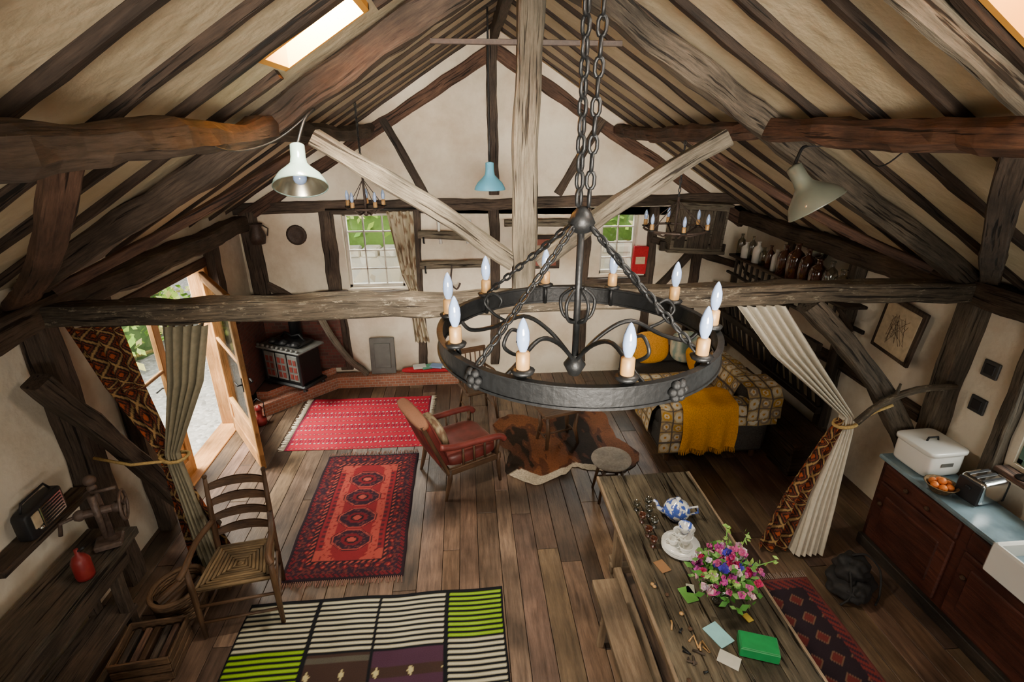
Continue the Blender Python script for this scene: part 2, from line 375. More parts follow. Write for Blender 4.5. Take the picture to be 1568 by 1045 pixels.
# floor planks
o=Obj('floor')
x=XL-.1
while x<XR+.1:
    w=R.uniform(.13,.2); y=YB-.2+R.uniform(-2,0)
    while y<YF+.2:
        L=R.uniform(1.4,3.0); t=R.uniform(.6,1.45); y0=max(y,YB-.2);y1=min(y+L,YF+.2)
        if y1>y0+.05: o.box((x+w/2,(y0+y1)/2,-.02),(w-.004,y1-y0-.004,.04),W_FLOOR,b=.003,col=(t,t*R.uniform(.94,1.06),t*R.uniform(.88,1.1)))
        y+=L
    x+=w
o.box((XC+.1,2.85,-.07),(7.2,8.6,.05),BLACKP,b=0)
o.done()
# outside
o=Obj('gravel_ground'); 
o.box((-6.6,3,-.17),(7,24,.1),GRAVEL,b=0); o.box((XC,13.3,-.17),(7.2,12,.1),GRAVEL,b=0); o.done()
o=Obj('garden_stone_wall'); o.box((.5,9.8,.55),(9,.4,1.35),STONE,b=.03); 
for i in range(26): o.box((-3.8+i*.34,9.8,1.28),(.3,.45,.16),STONE,rot=(0,0,R.uniform(-.1,.1)),b=.03)
o.done()
def leaves(o,fn,n,s,cols,mat=LEAF):
    for i in range(n):
        c=V(fn()); a=V((R.gauss(0,1),R.gauss(0,1),R.gauss(0,1))).normalized(); b=a.orthogonal().normalized(); k=s*R.uniform(.6,1.3)
        o.add([c-a*k,c+b*k*.5,c+a*k,c-b*k*.5],[[0,1,2,3]],mat,None,R.choice(cols))
GR=[(.45,.7,.1),(.28,.5,.06),(.6,.78,.2),(.16,.34,.05),(.75,.7,.25)]
o=Obj('garden_hedge')
o.box((.5,11.4,.9),(8.5,2.2,2.0),LEAF,b=.3,col=(.12,.22,.04))
leaves(o,lambda:(R.uniform(-4,5),R.uniform(10.1,12),1.5+R.random()*1.1),2600,.11,GR)
o.done()
o=Obj('garden_border')
for i in range(7): o.ball((-5.9+R.uniform(-.3,.3),5.6+i*.75,.05),(.4,.5,.45),LEAF,10,col=(.06,.12,.03))
leaves(o,lambda:(-5.8+R.gauss(0,.35),R.uniform(5.2,10.5),R.uniform(0,.55)),1700,.09,GR); o.done()
# ------------------------------------------------------------------ roof timbers
o=Obj('roof_rafters')
for sg in(-1,1):
    xe=XL-.1 if sg<0 else XR+.1
    y=-1.0
    while y<6.95:
        hole=SKL if sg<0 else SKR
        w=R.uniform(.045,.06) if y<3.5 else R.uniform(.038,.048)
        hh=.045 if y<3.5 else .032
        segs=[(XC,xe)]
        if hole[2]-.03<y<hole[3]+.03:
            segs=[(XC,hole[1]+.03),(hole[0]-.03,xe)] if sg<0 else [(XC,hole[0]-.03),(hole[1]+.03,xe)]
        for a,b in segs:
            o.beam((a,y,roofz(a)-hh/2),(b,y+R.uniform(-.03,.03),roofz(b)-hh/2),w,hh,W_RAFT,jit=.006)
        y+=.455
o.beam((1.0,1.84,roofz(1.0)-.07),(2.7,1.76,roofz(2.7)-.07),.09,.09,W_GREY,rnd=.6)
o.done()
for sg,xp in((-1,-1.16),(1,1.94)):
    o=Obj('purlin'); 
    for (a,b) in((YB+.02,YT),(YT,YF-.1)):
        o.beam((xp,a,3.4),(xp+.03,b,3.38),.14,.13,W_RED if sg>0 else W_DARK,jit=.022,rnd=.5,bow=-.04)
    o.done()
    o=Obj('wall_plate'); xw=XL+.1 if sg<0 else XR-.12
    o.beam((xw,YB,2.28),(xw,YF-.1,2.28),.18,.18,W_DARK,jit=.015); o.done()
o=Obj('ridge_beam'); o.beam((XC,YB,4.4),(XC,YF,4.4),.08,.15,W_DARK); o.done()
o=Obj('tie_beam'); o.beam((XL+.05,YT,2.25),(XR-.05,YT,2.29),.17,.145,W_TIE,jit=.014,bow=.02); o.done()
o=Obj('king_post'); o.beam((XC-.01,YT,2.36),(XC+.02,YT,4.4),.15,.155,W_GREY,up=(0,1,0),jit=.008); o.done()
for sg in(-1,1):
    o=Obj('principal_rafter')
    xe=XL+.15 if sg<0 else XR-.15
    o.beam((XC+sg*.08,YT,roofz(XC+sg*.08)-.17),(xe,YT,roofz(xe)-.08),.14,.155,W_MID if sg>0 else W_DARK,jit=.016); o.done()
    o=Obj('truss_strut')
    o.beam((XC+sg*.08,YT-.01,2.56),(XC+sg*1.28,YT-.01,3.35),.12,.105,W_GREY,jit=.01,bow=.03); o.done()
    o=Obj('wind_brace')
    if sg<0: o.beam((-1.28,1.9,3.32),(-2.78,3.3,2.4),.11,.07,W_RED,bow=-.1,bowv=(0,0,1))
    else: o.beam((2.06,1.9,3.32),(3.7,3.3,2.4),.11,.07,W_DARK,bow=-.1,bowv=(0,0,1))
    o.done()
    o=Obj('wind_brace')
    xp=-1.2 if sg<0 else 1.98
    o.beam((xp,4.9,3.34),(xp+sg*1.55,3.6,2.4),.1,.065,W_RED,bow=-.05); o.done()
o=Obj('iron_tie_rod'); o.beam((-.17,YT-.02,3.86),(.95,YT-.02,3.86),.025,.03,RUST,jit=.001); o.done()
o=Obj('knee_brace'); o.beam((2.5,YT,2.2),(3.72,YT,.85),.15,.13,W_MID,bow=.06,jit=.012,up=(0,1,0),bowv=(1,0,1)); o.done()
for (x,y,w) in((3.84,YT,.16),(3.84,4.7,.12),(3.84,5.8,.12),(3.84,2.95,.09),(-2.82,YT,.18),(-2.83,4.08,.13),(-2.83,6.02,.13),(3.84,1.35,.12),(-2.84,2.2,.12)):
    o=Obj('wall_post'); o.beam((x,y,0),(x,y,2.2),w,w,W_DARK if x<0 else W_MID,jit=.01); o.done()
o=Obj('wall_rail'); o.beam((XR-.04,3.6,1.1),(XR-.04,7,1.1),.08,.12,W_DARK); o.done()
o=Obj('leaning_brace'); o.beam((-2.4,4.02,.02),(-2.68,3.15,1.95),.14,.12,W_DARK,jit=.012); o.done()
o=Obj('far_wall_timber_frame')
yy=YF-.03
def fb(x0,z0,x1,z1,w,mat=W_DARK,d=.1,**k): o.beam((x0,yy,z0),(x1,yy,z1),w,d,mat,up=(0,1,0),jit=.012,**k)
fb(XL,2.46,XR,2.52,.14); fb(XC-.02,2.6,XC-.02,4.35,.13)
for sg in(-1,1):
    xe=XL+.1 if sg<0 else XR-.1
    fb(XC,RZ-.25,xe,roofz(xe)-.18,.15,W_RED,bow=.04)
fb(-.97,3.5,-.5,2.6,.09); fb(1.75,3.5,1.2,2.6,.1)
for (x,w) in((-2.75,.2),(-1.76,.17),(-.68,.12),(.36,.13),(1.62,.12),(2.52,.12),(3.2,.12)):
    fb(x,0.2,x+R.uniform(-.03,.03),2.42,w)
fb(-1.76,1.3,-.68,1.3,.1); fb(-1.7,2.42,-.7,2.42,.06); fb(1.62,1.42,2.52,1.42,.09)
fb(2.6,1.2,3.2,1.9,.1); fb(-.68,1.15,1.62,1.2,.09,W_TIE); fb(2.52,2.0,3.8,1.6,.09); fb(-2.7,1.5,-1.8,.9,.1)
o.done()
o=Obj('curved_branch_prop'); o.tube(smooth([(-1.95,6.55,1.25),(-1.8,6.56,.85),(-1.62,6.6,.5),(-1.5,6.72,.3),(-1.46,6.78,.2)]),.045,W_GREY,8); o.done()
o=Obj('wooden_pole_rack')
o.beam((-.62,YF-.15,2.12),(.27,YF-.15,2.08),.1,.1,W_GREY,rnd=.6,sm=True); o.beam((-.62,YF-.15,1.72),(.27,YF-.15,1.72),.1,.1,W_GREY,rnd=.6,sm=True)
o.beam((.5,YF-.15,2.25),(1.5,YF-.15,2.25),.09,.09,W_GREY,rnd=.6,sm=True)
for x in(-.55,.2): o.tube([(x,YF-.1,1.6),(x,YF-.18,1.62),(x,YF-.2,1.72)],.012,IRON); o.tube([(x,YF-.1,2.0),(x,YF-.18,2.02),(x,YF-.2,2.1)],.012,IRON)
for x in(-.35,0.0,.05): o.tube([(x,YF-.12,2.3),(x,YF-.14,2.15),(x+.02,YF-.16,2.0)],.02,WHITE)
o.tube(smooth([(-.2,YF-.2,1.72),(-.22,YF-.22,1.5),(-.15,YF-.22,1.4),(-.1,YF-.22,1.48)]),.012,RUST,6)
o.done()
o=Obj('framed_print'); o.box((.95,YF-.1,1.85),(.6,.03,.45),W_DARK); o.box((.95,YF-.12,1.85),(.5,.01,.36),PAINTV,col=(.25,.08,.06)); o.box((.95,YF-.127,1.85),(.3,.006,.2),PAINTV,col=(.35,.3,.22)); o.done()
# windows
def window(nm,w,y,nx,nz,fm=W_WHITE,axis='y'):
    o=Obj(nm); x0,x1,z0,z1=w; d=.07
    def B(c,s,m,b=.004):
        if axis=='y': o.box((c[0],y,c[1]),(s[0],d,s[1]),m,b=b)
        else: o.box((y,c[0],c[1]),(d,s[0],s[1]),m,b=b)
    B(((x0+x1)/2,z0+.02),(x1-x0,.045),fm);B(((x0+x1)/2,z1-.02),(x1-x0,.045),fm);B((x0+.02,(z0+z1)/2),(.04,z1-z0),fm);B((x1-.02,(z0+z1)/2),(.04,z1-z0),fm)
    d=.03
    for i in range(1,nx): B((lerp(x0,x1,i/nx),(z0+z1)/2),(.02,z1-z0),fm)
    for i in range(1,nz): B(((x0+x1)/2,lerp(z0,z1,i/nz)),(x1-x0,.02),fm)
    d=.006; B(((x0+x1)/2,(z0+z1)/2),(x1-x0-.02,z1-z0-.02),GLASS,0)
    o.done()
window('window_1',WIN1,YF+.1,3,4); window('window_2',WIN2,YF+.1,2,4); window('window_5',KWIN,XR+.06,3,2,GREENF,'x')
window('window_6',(.4,1.6,1.0,1.9),XL-.1,2,2,W_DARK,'x')
# doors
def leaf(o,T,W,H):
    o.T=T
    for (c,s) in(((.05,0,H/2),(.1,.05,H)),((W-.05,0,H/2),(.1,.05,H)),((W/2,0,H-.05),(W,.05,.1)),((W/2,0,.09),(W,.05,.18)),((W/2,0,.42),(W,.045,.07)),((W/2,0,1.2),(W,.03,.035))): o.box(c,s,W_GOLD)
    o.box((W/2,0,.26),(W-.18,.025,.3),W_GOLD); o.box((W/2,0,H/2+.15),(W-.15,.008,H-.5),GLASS,b=0)
    for s_ in(-1,1): o.tube([(W-.05,s_*.03,1.0),(W-.05,s_*.07,1.0),(W-.15,s_*.07,1.0)],.009,IRON); o.box((W-.05,s_*.03,1.0),(.035,.008,.16),IRON)
o=Obj('door_1'); a=math.atan2(4.86-5.8,-2.22+2.88); leaf(o,Matrix.Translation((-2.88,5.8,.01))@Matrix.Rotation(a,4,'Z'),1.12,1.95); o.done()
o=Obj('door_2'); leaf(o,Matrix.Translation((-2.98,4.25,.01))@Matrix.Rotation(math.pi/2,4,'Z'),.7,1.95); o.done()
o=Obj('door_frame')
o.box((-2.98,DOOR[0]-.0,1.0),(.2,.08,2.0),W_GOLD);o.box((-2.98,DOOR[1],1.0),(.2,.08,2.0),W_GOLD);o.box((-2.98,5.06,2.03),(.22,1.85,.1),W_RED);o.box((-2.98,5.06,0.0),(.25,1.8,.03),W_GOLD); o.done()
# ------------------------------------------------------------------ hearth & stove
o=Obj('brick_hearth')
def prism(o,P,z0,z1,mat,cap=None):
    n=len(P)
    for i in range(n):
        a=P[i];b=P[(i+1)%n];L=math.hypot(b[0]-a[0],b[1]-a[1])
        o.add([(a[0],a[1],z0),(b[0],b[1],z0),(b[0],b[1],z1),(a[0],a[1],z1)],[[0,1,2,3]],mat,[(0,z0,0),(L,z0,0),(L,z1,0),(0,z1,0)],off=False)
    o.add([(p[0],p[1],z1) for p in P],[list(range(n))],cap or mat,[(p[0],p[1],0) for p in P],off=False)
prism(o,[(-2.74,6.9),(-2.74,6.0),(-2.62,6.02),(-1.86,6.75),(0.1,6.75),(0.1,6.9)],0,.17,BRICK)
prism(o,[(-2.74,6.9),(-2.74,6.2),(-2.6,6.2),(-2.0,6.8),(-1.9,6.9)],.17,.27,BRICK,BRICKD)
o.done()
o=Obj('fireplace_surround'); prism(o,[(-2.88,6.12),(-2.75,6.12),(-2.75,6.86),(-1.75,6.86),(-1.75,6.91),(-2.88,6.91)],.27,1.25,BRICKD)
o.beam((-2.8,6.82,1.3),(-1.6,6.82,1.3),.14,.14,W_DARK,jit=.015); o.beam((-2.78,6.12,1.3),(-2.78,6.86,1.3),.12,.14,W_DARK); o.done()
o=Obj('wood_stove').at((-2.3,6.44,.273),math.radians(-28))
o.box((0,0,.06),(.7,.42,.05),IRON,b=.02); 
for x in(-.3,.3):
    for y in(-.16,.16): o.cyl((x,y,0),(x*.95,y,.06),.03,IRON,.02)
o.box((0,0,.31),(.6,.36,.45),IRON,b=.02); o.box((0,-.01,.545),(.72,.46,.03),SLATE,b=.012); o.box((0,.02,.58),(.5,.3,.05),IRON,b=.02)
for x in(-.29,.29): o.cyl((x,-.18,.09),(x,-.18,.53),.025,IRON)
for i in range(3):
    x=-.19+i*.19
    o.box((x,-.19,.31),(.17,.02,.36),SLATE,b=.01)
    for k in range(2):
        for q in range(3): o.box((x-.035+k*.07,-.203,.2+q*.1),(.05,.006,.075),LEATH,b=.004)
    o.lathe([(0,.0),(.06,.0),(.07,.02),(.03,.05),(0,.06)],(x,-.1,.59),IRON,10)
for i in range(9): o.ball((-.32+i*.08,-.22,.575),.022,SLATE,8)
o.tube([(-.2,.05,.6),(-.12,.05,.68),(0,.05,.64),(.12,.05,.68),(.2,.05,.6)],.015,IRON)
o.lathe([(.0,.0),(.075,.0),(.075,.45)],(0,.12,.58),IRON,14)
o.done()
o=Obj('red_lantern').at((-2.6,5.85,0)); o.lathe([(0,0),(.06,0),(.07,.03),(.07,.08),(.03,.1),(.035,.2),(.05,.22),(.02,.26),(0,.27)],(0,0,0),REDP,14); o.tube([(-.06,0,.1),(-.07,0,.3),(0,0,.36),(.07,0,.3),(.06,0,.1)],.005,IRON,5); o.done()
o=Obj('slate_plaque'); o.box((-1.22,6.84,.44),(.34,.035,.52),SLATE,rot=(-.12,0,0)); o.box((-1.22,6.817,.45),(.22,.012,.36),SLATE,rot=(-.12,0,0),b=.005); o.done()
o=Obj('bench_cushion'); o.pad((-.45,6.84,.205),(1.05,.13,.06),REDC); o.done()
o=Obj('open_books')
for x,c in((-.72,(.6,.6,.55)),(-.6,(.1,.3,.2)),(-.35,(.6,.55,.45)),(-.48,(.2,.3,.5))): o.box((x,6.83,.25+R.uniform(0,.01)),(.18,.13,.025),PAINTV,rot=(0,0,R.uniform(-.4,.4)),col=c)
o.done()
o=Obj('wall_plate_clock'); o.lathe([(0,.0),(.12,0),(.13,.02),(.1,.03),(.09,.02),(.04,.025),(0,.03)],(-2.18,YF-.01,2.12),RUST,20,rot=(math.pi/2,0,0)); o.done()
o=Obj('copper_jug'); o.lathe([(0,0),(.08,0),(.1,.1),(.06,.2),(.08,.25)],(-2.6,6.8,2.05),RUST); o.tube([(-2.52,6.8,2.28),(-2.46,6.8,2.24),(-2.48,6.8,2.15)],.01,RUST,6); o.done()
# ------------------------------------------------------------------ rugs
def rug(nm,x0,x1,y0,y1,colf,z=.004,res=.011,fr=None,rz=0):
    o=Obj(nm); cx,cy=(x0+x1)/2,(y0+y1)/2; w,h=x1-x0,y1-y0
    o.T=Matrix.Translation((cx,cy,0))@Matrix.Rotation(rz,4,'Z')
    sd=R.uniform(0,99)
    def f(u,v):
        x=(u-.5)*w;y=(v-.5)*h; e=min(u,1-u,v,1-v)
        zz=z+.006+.005*noise.noise(V((x*2.5+sd,y*2.5,0)))-(.006 if e<=0 else 0)
        return (x+.012*noise.noise(V((y*3,sd,0))),y+.012*noise.noise(V((x*3,sd,5))),zz)
    o.grid(f,int(w/res),int(h/res),FAB,lambda u,v:colf(u,v,u*w,v*h))
    if fr:
        ax,c=fr
        k=int((h if ax=='x' else w)/.016)
        for i in range(k):
            q=(i+.5)/k-.5
            for s in(-1,1):
                if ax=='x': a=V((s*w/2,q*h,z+.004)); b=a+V((s*R.uniform(.05,.08),R.uniform(-.012,.012),0))
                else: a=V((q*w,s*h/2,z+.004)); b=a+V((R.uniform(-.012,.012),s*R.uniform(.04,.07),0))
                o.tube([a,b],.004,FAB,4,col=c)
    o.done()
def c_kilim(u,v,x,y):
    r=(.42,.015,.035); row=int(y/.05)
    if u<.02 or u>.98: return (.15,.01,.03)
    if row%2==0:
        fx=frac(x/.05+(row%4)*.25); fy=frac(y/.05)
        if abs(fx-.5)+abs(fy-.5)*.9<.27: return (.66,.42,.35) if (row%3) else (.5,.16,.12)
        if abs(fx-.5)+abs(fy-.5)*.9<.45: return (.13,.01,.03)
    if row%6==3 and frac(x/.03)<.5: return (.2,.01,.03)
    return r
rug('red_kilim_rug',-2.13,-.55,5.2,6.42,c_kilim,fr=('x',(.7,.6,.45)),rz=-.02)
def c_persian(u,v,x,y):
    w,h=.99,1.76; e=min(x,w-x,y,h-y); dk=(.02,.01,.014);rd=(.15,.011,.016);sal=(.36,.058,.042);nv=(.03,.012,.02)
    nn=noise.noise(V((x*40,y*40,1)))
    if e<.03: return dk
    if e<.055: return rd if frac((x+y)/.04)<.5 else dk
    if e<.165:
        q=abs(frac(x/.09)-.5);p=abs(frac(y/.09)-.5)
        if q+p<.14: return sal
        if q+p<.3: return rd
        if q+p<.36: return dk
        return (.12,.025,.022) if nn>.1 else nv
    if e<.19: return sal if frac((x-y)/.05)<.4 else dk
    if e<.205: return dk
    cx=abs(x-w/2); y0=y-.205; fh=h-.41
    cy=min(abs(y0-fh*q) for q in(.18,.39,.61,.82)); ey=min(y0,fh-y0)
    if ey<.12 and cx>.1+.6*ey+.02*(int(ey/.03)%2): return sal if nn<.35 else rd
    oc=max(cx*.9,cy*1.2,(cx+cy*1.2)*.7)
    if oc<.035: return sal
    if oc<.055: return dk
    if oc<.085: return rd
    if oc<.14: return nv if nn<.2 else (.12,.03,.03)
    if oc<.152: return sal
    if oc<.16: return dk
    if cx>.24: return (.06,.015,.02) if frac(y/.06)<.5 and cx<.265 else (.2,.015,.02)
    return sal if cx>.16 and nn<.3 else (.2,.016,.02)
rug('persian_rug',-1.6,-.61,3.3,5.06,c_persian,fr=('y',(.25,.12,.09)))
def c_stripe(u,v,x,y):
    bl=(.008,.008,.01); cr=(.5,.46,.32); gr=(.24,.42,.01); br=(.045,.025,.02); pu=(.06,.025,.045)
    h=2.0; yt=h-y; cols=[0,.53,.99,1.5,1.93]
    k=max([i for i in range(4) if x>=cols[i]] or [0]) 
    if min(abs(x-c) for c in cols)<.012: return bl
    band=int(yt/.44); ft=frac(yt/.44)
    on=frac(yt/.044)<.45
    if yt<.012: return bl
    if band%2==0:
        c=gr if (k==3 and band%4==0) or (k==0 and band%4==2) else cr
        return c if on else bl
    if k==0: return gr if on else bl
    if k==3: return cr if on else bl
    if ft<.1 or ft>.9: return cr if on and ft<.1 else bl
    if .38<ft<.54:
        d=abs(frac(x/.23)-.5)*.23+abs(ft-.46)*.25
        return (.5,.42,.2) if d<.022 else br
    return pu if k==2 else ((.08,.07,.055) if frac(yt/.1)<.5 else br)
rug('striped_rug',-1.74,.19,1.12,3.12,c_stripe,rz=0.0)
def c_runner(u,v,x,y):
    e=min(x,.78-x,y,1.9-y)
    if e<.03: return (.14,.04,.035)
    if e<.1: return (.18,.03,.025) if frac((x+y)/.06)<.5 else (.04,.02,.03)
    q=abs(frac(x/.16)-.5)+abs(frac(y/.16)-.5)
    return (.13,.025,.022) if q<.3 else ((.18,.1,.06) if q<.36 else (.025,.015,.02))
rug('patterned_runner_rug',1.9,2.68,1.1,3.0,c_runner,fr=('y',(.3,.22,.18)))
o=Obj('cowhide_rug'); o.at((1.03,5.14,0),.15)
def hide(u,v):
    t=2*math.pi*u; r=.66*(1+.12*math.cos(2*t)-.2*math.cos(4*t)+.12*noise.noise(V((math.cos(t)*3,math.sin(t)*3,1)))+.03*noise.noise(V((math.cos(t)*14,math.sin(t)*14,1))))
    return (v*r*1.1*math.cos(t),v*r*1.15*math.sin(t),.008+.006*abs(noise.noise(V((v*r*math.cos(t)*4,v*r*math.sin(t)*4,3)))))
def hidec(u,v):
    x,y,_=hide(u,v); q=noise.noise(V((x*2.2,y*2.2,9)))+.5*noise.noise(V((x*14,y*5,2))); e=noise.noise(V((x*4,y*4,5)))
    if v>.8 and y<-.46+.1*e and x<.25: return (.7,.6,.45)
    if q>.08: return (.22,.08,.032)
    if q<-.15: return (.022,.012,.008)
    return (.11,.04,.02)
o.grid(hide,200,70,HIDE,hidec); o.done()
# ------------------------------------------------------------------ curtains
def c_ikat(u,v,W=.34,H=1.9):
    x=(u-.5)*W; y=v*H; p=.085; q=.12
    fx=abs(frac(x/p)-.5)*2; fy=abs(frac(y/q+.25)-.5)*2; d=abs(fx+fy-1)
    c=min(fx+fy,2-fx-fy)
    if d<.13: return (.36,.22,.085)
    if c<.28: return (.34,.07,.02)
    if c<.5: return (.028,.017,.013)
    if c<.62: return (.19,.045,.02)
    return (.035,.018,.014)
def curtain(o,tab,mat,folds,colf=None,ph=0,nu=60,nv=60):
    def f(u,v):
        cx,cy,z,w,amp=interp(tab,v)
        return (cx+(u-.5)*w+amp*.2*math.cos(u*folds*6.28+ph),cy+amp*math.sin(u*folds*6.28+ph+.6*math.sin(v*5))+.01*math.sin(u*17),z)
    o.grid(f,nu,nv,mat,colf)
o=Obj('door_curtain')
curtain(o,[(0,(-1.9,YT,2.18,.3,.04)),(.25,(-2.0,YT,1.75,.24,.04)),(.5,(-2.2,YT-.02,1.2,.1,.03)),(.56,(-2.2,YT-.02,1.08,.11,.03)),(1,(-2.12,YT-.03,.03,.18,.05))],OLIVEF,5)
curtain(o,[(0,(-2.5,YT+.03,2.18,.36,.025)),(.3,(-2.44,YT+.05,1.7,.28,.03)),(.5,(-2.28,YT+.03,1.2,.13,.03)),(.56,(-2.27,YT+.03,1.08,.13,.03)),(1,(-2.12,YT+.05,.03,.42,.05))],FAB,3,c_ikat,nu=110,nv=300)
o.tube([(-2.2+.1*math.cos(t/12*6.283),YT+.0+.07*math.sin(t/12*6.283),1.15+.01*math.cos(t)) for t in range(12)],.013,ROPE,6,True)
o.tube([(-2.25,YT-.06,1.15),(-2.45,YT-.1,1.16),(-2.72,YT-.05,1.2)],.011,ROPE,6)
o.done()
o=Obj('door_curtain')
curtain(o,[(0,(2.12,YT,2.2,.36,.035)),(.25,(2.45,YT-.02,1.8,.34,.04)),(.5,(3.02,YT-.03,1.24,.1,.03)),(.56,(3.02,YT-.04,1.12,.11,.03)),(.8,(2.9,YT-.12,.5,.22,.05)),(1,(2.8,YT-.22,.03,.25,.06))],CREAMF,5,nu=80)
curtain(o,[(0,(3.0,YT-.03,1.22,.08,.02)),(.15,(2.93,YT-.05,1.05,.16,.025)),(.6,(2.74,YT-.1,.5,.3,.035)),(1,(2.6,YT-.15,.03,.36,.04))],FAB,3,lambda u,v:c_ikat(u,v,.34,1.25),nu=100,nv=220)
o.tube([(3.02+.09*math.cos(t/12*6.283),YT-.03+.07*math.sin(t/12*6.283),1.18+.02*math.cos(t/12*6.28)) for t in range(12)],.014,ROPE,6,True)
o.tube([(3.08,YT-.06,1.2),(3.2,YT-.1,1.32),(3.3,YT-.12,1.38)],.012,ROPE,6)
o.done()
o=Obj('branch_curtain_hook'); o.tube(smooth([(3.05,YT-.1,1.22),(3.2,YT-.12,1.4),(3.45,YT-.14,1.52),(3.78,YT-.12,1.52)],3),.027,W_TIE,8); o.tube([(3.3,YT-.12,1.45),(3.28,YT-.15,1.58)],[.018,.01],W_TIE,6); o.done()
o=Obj('window_curtain')
def c_flor(u,v):
    q=noise.noise(V((u*9,v*22,4))); return (.5,.44,.31) if q<.15 else (.22,.15,.09)
curtain(o,[(0,(-.84,YF-.14,2.42,.34,.03)),(.45,(-.78,YF-.14,1.6,.2,.03)),(.55,(-.74,YF-.14,1.4,.12,.02)),(1,(-.66,YF-.14,.62,.2,.03))],FAB,4,c_flor)
o.tube([(-1.75,YF-.14,2.45),(-.6,YF-.14,2.45)],.012,IRON); o.done()
# ------------------------------------------------------------------ armchair
def c_arm(x,y,z=0):
    q=abs(frac(x*3)-.5)+abs(frac(y*3)-.5)
    return (.22,.03,.02) if q<.35 else ((.17,.085,.045) if q<.45 else (.1,.017,.014))
o=Obj('armchair').at((-.13,4.63,0),math.atan2(.46,.887))
for (x,y,dx) in((-.27,-.3,-.06),(-.27,.3,-.06),(.27,-.3,.02),(.27,.3,.02)):
    o.tube([(x+dx,y*1.02,0),(x+dx*.6,y,.1),(x,y,.24),(x,y,.34)],[.016,.022,.026,.024],W_FURN,8)
for y in(-.3,.3):
    o.box((0,y,.31),(.6,.04,.07),W_FURN)
    o.tube(smooth([(-.36,y,.62),(-.2,y*1.03,.58),(.1,y*1.08,.57),(.28,y*1.1,.55),(.33,y*1.1,.5)],3),.033,LEATH,10)
    o.tube([(.25,y,.32),(.27,y*1.06,.54)],[.022,.02],W_FURN,8)
    for x in(.12,.0,-.12): o.tube([(x,y,.33),(x-.01,y*1.06,.56)],[.012,.012],W_FURN,6)
o.box((.28,0,.31),(.04,.6,.07),W_FURN); o.box((-.28,0,.31),(.04,.6,.07),W_FURN)
o.pad((.0,0,.4),(.6,.58,.16),LEATH,p=4.5)
M0=o.T.copy()
o.T=M0@Matrix.Translation((-.29,0,.36))@Matrix.Rotation(math.radians(-20),4,'Y')
o.pad((0,0,.27),(.11,.62,.6),FAB,p=5,colf=lambda x,y,z:c_arm(y,z))
o.pad((.03,0,.27),(.1,.54,.52),LEATH,p=4)
for y in(-.3,.3): o.beam((-.02,y,-.05),(-.03,y*.95,.58),.035,.045,W_FURN,jit=.002)
o.pad((-.01,0,.56),(.13,.64,.09),FAB,p=3,colf=lambda x,y,z:(.26,.12,.07))
o.pad((.12,.02,.22),(.11,.4,.34),FAB,rot=(.1,.05,0),p=3.2,colf=lambda x,y,z:(.34,.26,.16) if frac(y*3.5)<.6 else (.17,.1,.06))
o.T=M0
o.done()
o=Obj('ladderback_chair').at((-1.73,3.1,.012),math.radians(9))
FW,BW,D=.26,.2,.21
for s in(-1,1):
    o.tube([(s*FW,-D,0),(s*FW,-D,.2),(s*FW,-D,.43),(s*FW,-D,.64)],[.016,.02,.022,.018],W_FURN,10)
    o.tube([(s*BW,D,0),(s*BW,D,.43),(s*BW,D+.04,.75),(s*BW,D+.08,1.0)],[.017,.021,.019,.014],W_FURN,10)
    o.ball((s*BW,D+.083,1.015),.018,W_FURN)
    o.tube(smooth([(s*BW,D+.02,.66),(s*(FW-.01),0,.67),(s*FW,-D-.02,.65),(s*(FW+.03),-D-.07,.62)],3),.022,W_FURN,8)
    for z in(.16,.3): o.tube([(s*FW,-D,z),(s*BW,D,z+.02)],.011,W_FURN,7)
for z in(.14,.29): o.tube([(-FW,-D,z),(FW,-D,z)],.012,W_FURN,7); 
o.tube([(-BW,D,.22),(BW,D,.22)],.011,W_FURN,7)
for k in range(4):
    z=.54+k*.125; y=D+.015+k*.02
    def sl(u,v,z=z,y=y,k=k): 
        a=(u-.5)*2; return (a*BW,y+.035*(1-a*a)+.012*(v),z+(v-.5)*(.045+.02*(1-a*a))+.018*(1-a*a))
    o.grid(sl,12,3,W_FURN); o.grid(lambda u,v:tuple(V(sl(u,v))+V((0,.014,0))),12,3,W_FURN)
C=[(-FW,-D),(FW,-D),(BW,D),(-BW,D)]
for i in range(4):
    a=V((*C[i],.43));b=V((*C[(i+1)%4],.43));m=V((0,0,.415))
    for k in range(9):
        t=(k+.5)/9; p=a.lerp(m,t);q=b.lerp(m,t); o.tube([p+V((0,0,.005)),q+V((0,0,.005))],.013*(1-.2*t),RUSH,6)
o.add([(*c,.42) for c in C],[[0,1,2,3]],RUSH); o.done()
o=Obj('spindle_chair').at((.08,5.85,0),math.radians(20))
o.box((0,0,.4),(.4,.38,.035),W_FURN,b=.015)
for s in(-1,1):
    o.tube([(s*.19,-.18,0),(s*.15,-.14,.39)],.016,W_FURN);o.tube([(s*.19,.18,0),(s*.15,.14,.39)],.016,W_FURN)
    o.tube([(s*.17,.16,.4),(s*.19,.24,.82)],.015,W_FURN); o.tube([(s*.17,-.17,.15),(s*.17,.17,.15)],.01,W_FURN)
    o.tube([(s*.18,.2,.6),(s*.22,0,.6),(s*.22,-.12,.58)],.014,W_FURN); o.tube([(s*.18,-.12,.4),(s*.22,-.1,.59)],.01,W_FURN)
for i in range(5): o.tube([(-.12+i*.06,.165,.41),(-.13+i*.065,.235,.78)],.008,W_FURN,6)
o.box((0,.24,.81),(.42,.03,.07),W_FURN,b=.01); o.done()
o=Obj('coffee_table').at((.98,5.15,0.014),.3)
o.box((0,0,.44),(.5,.36,.035),W_FURN,b=.012)
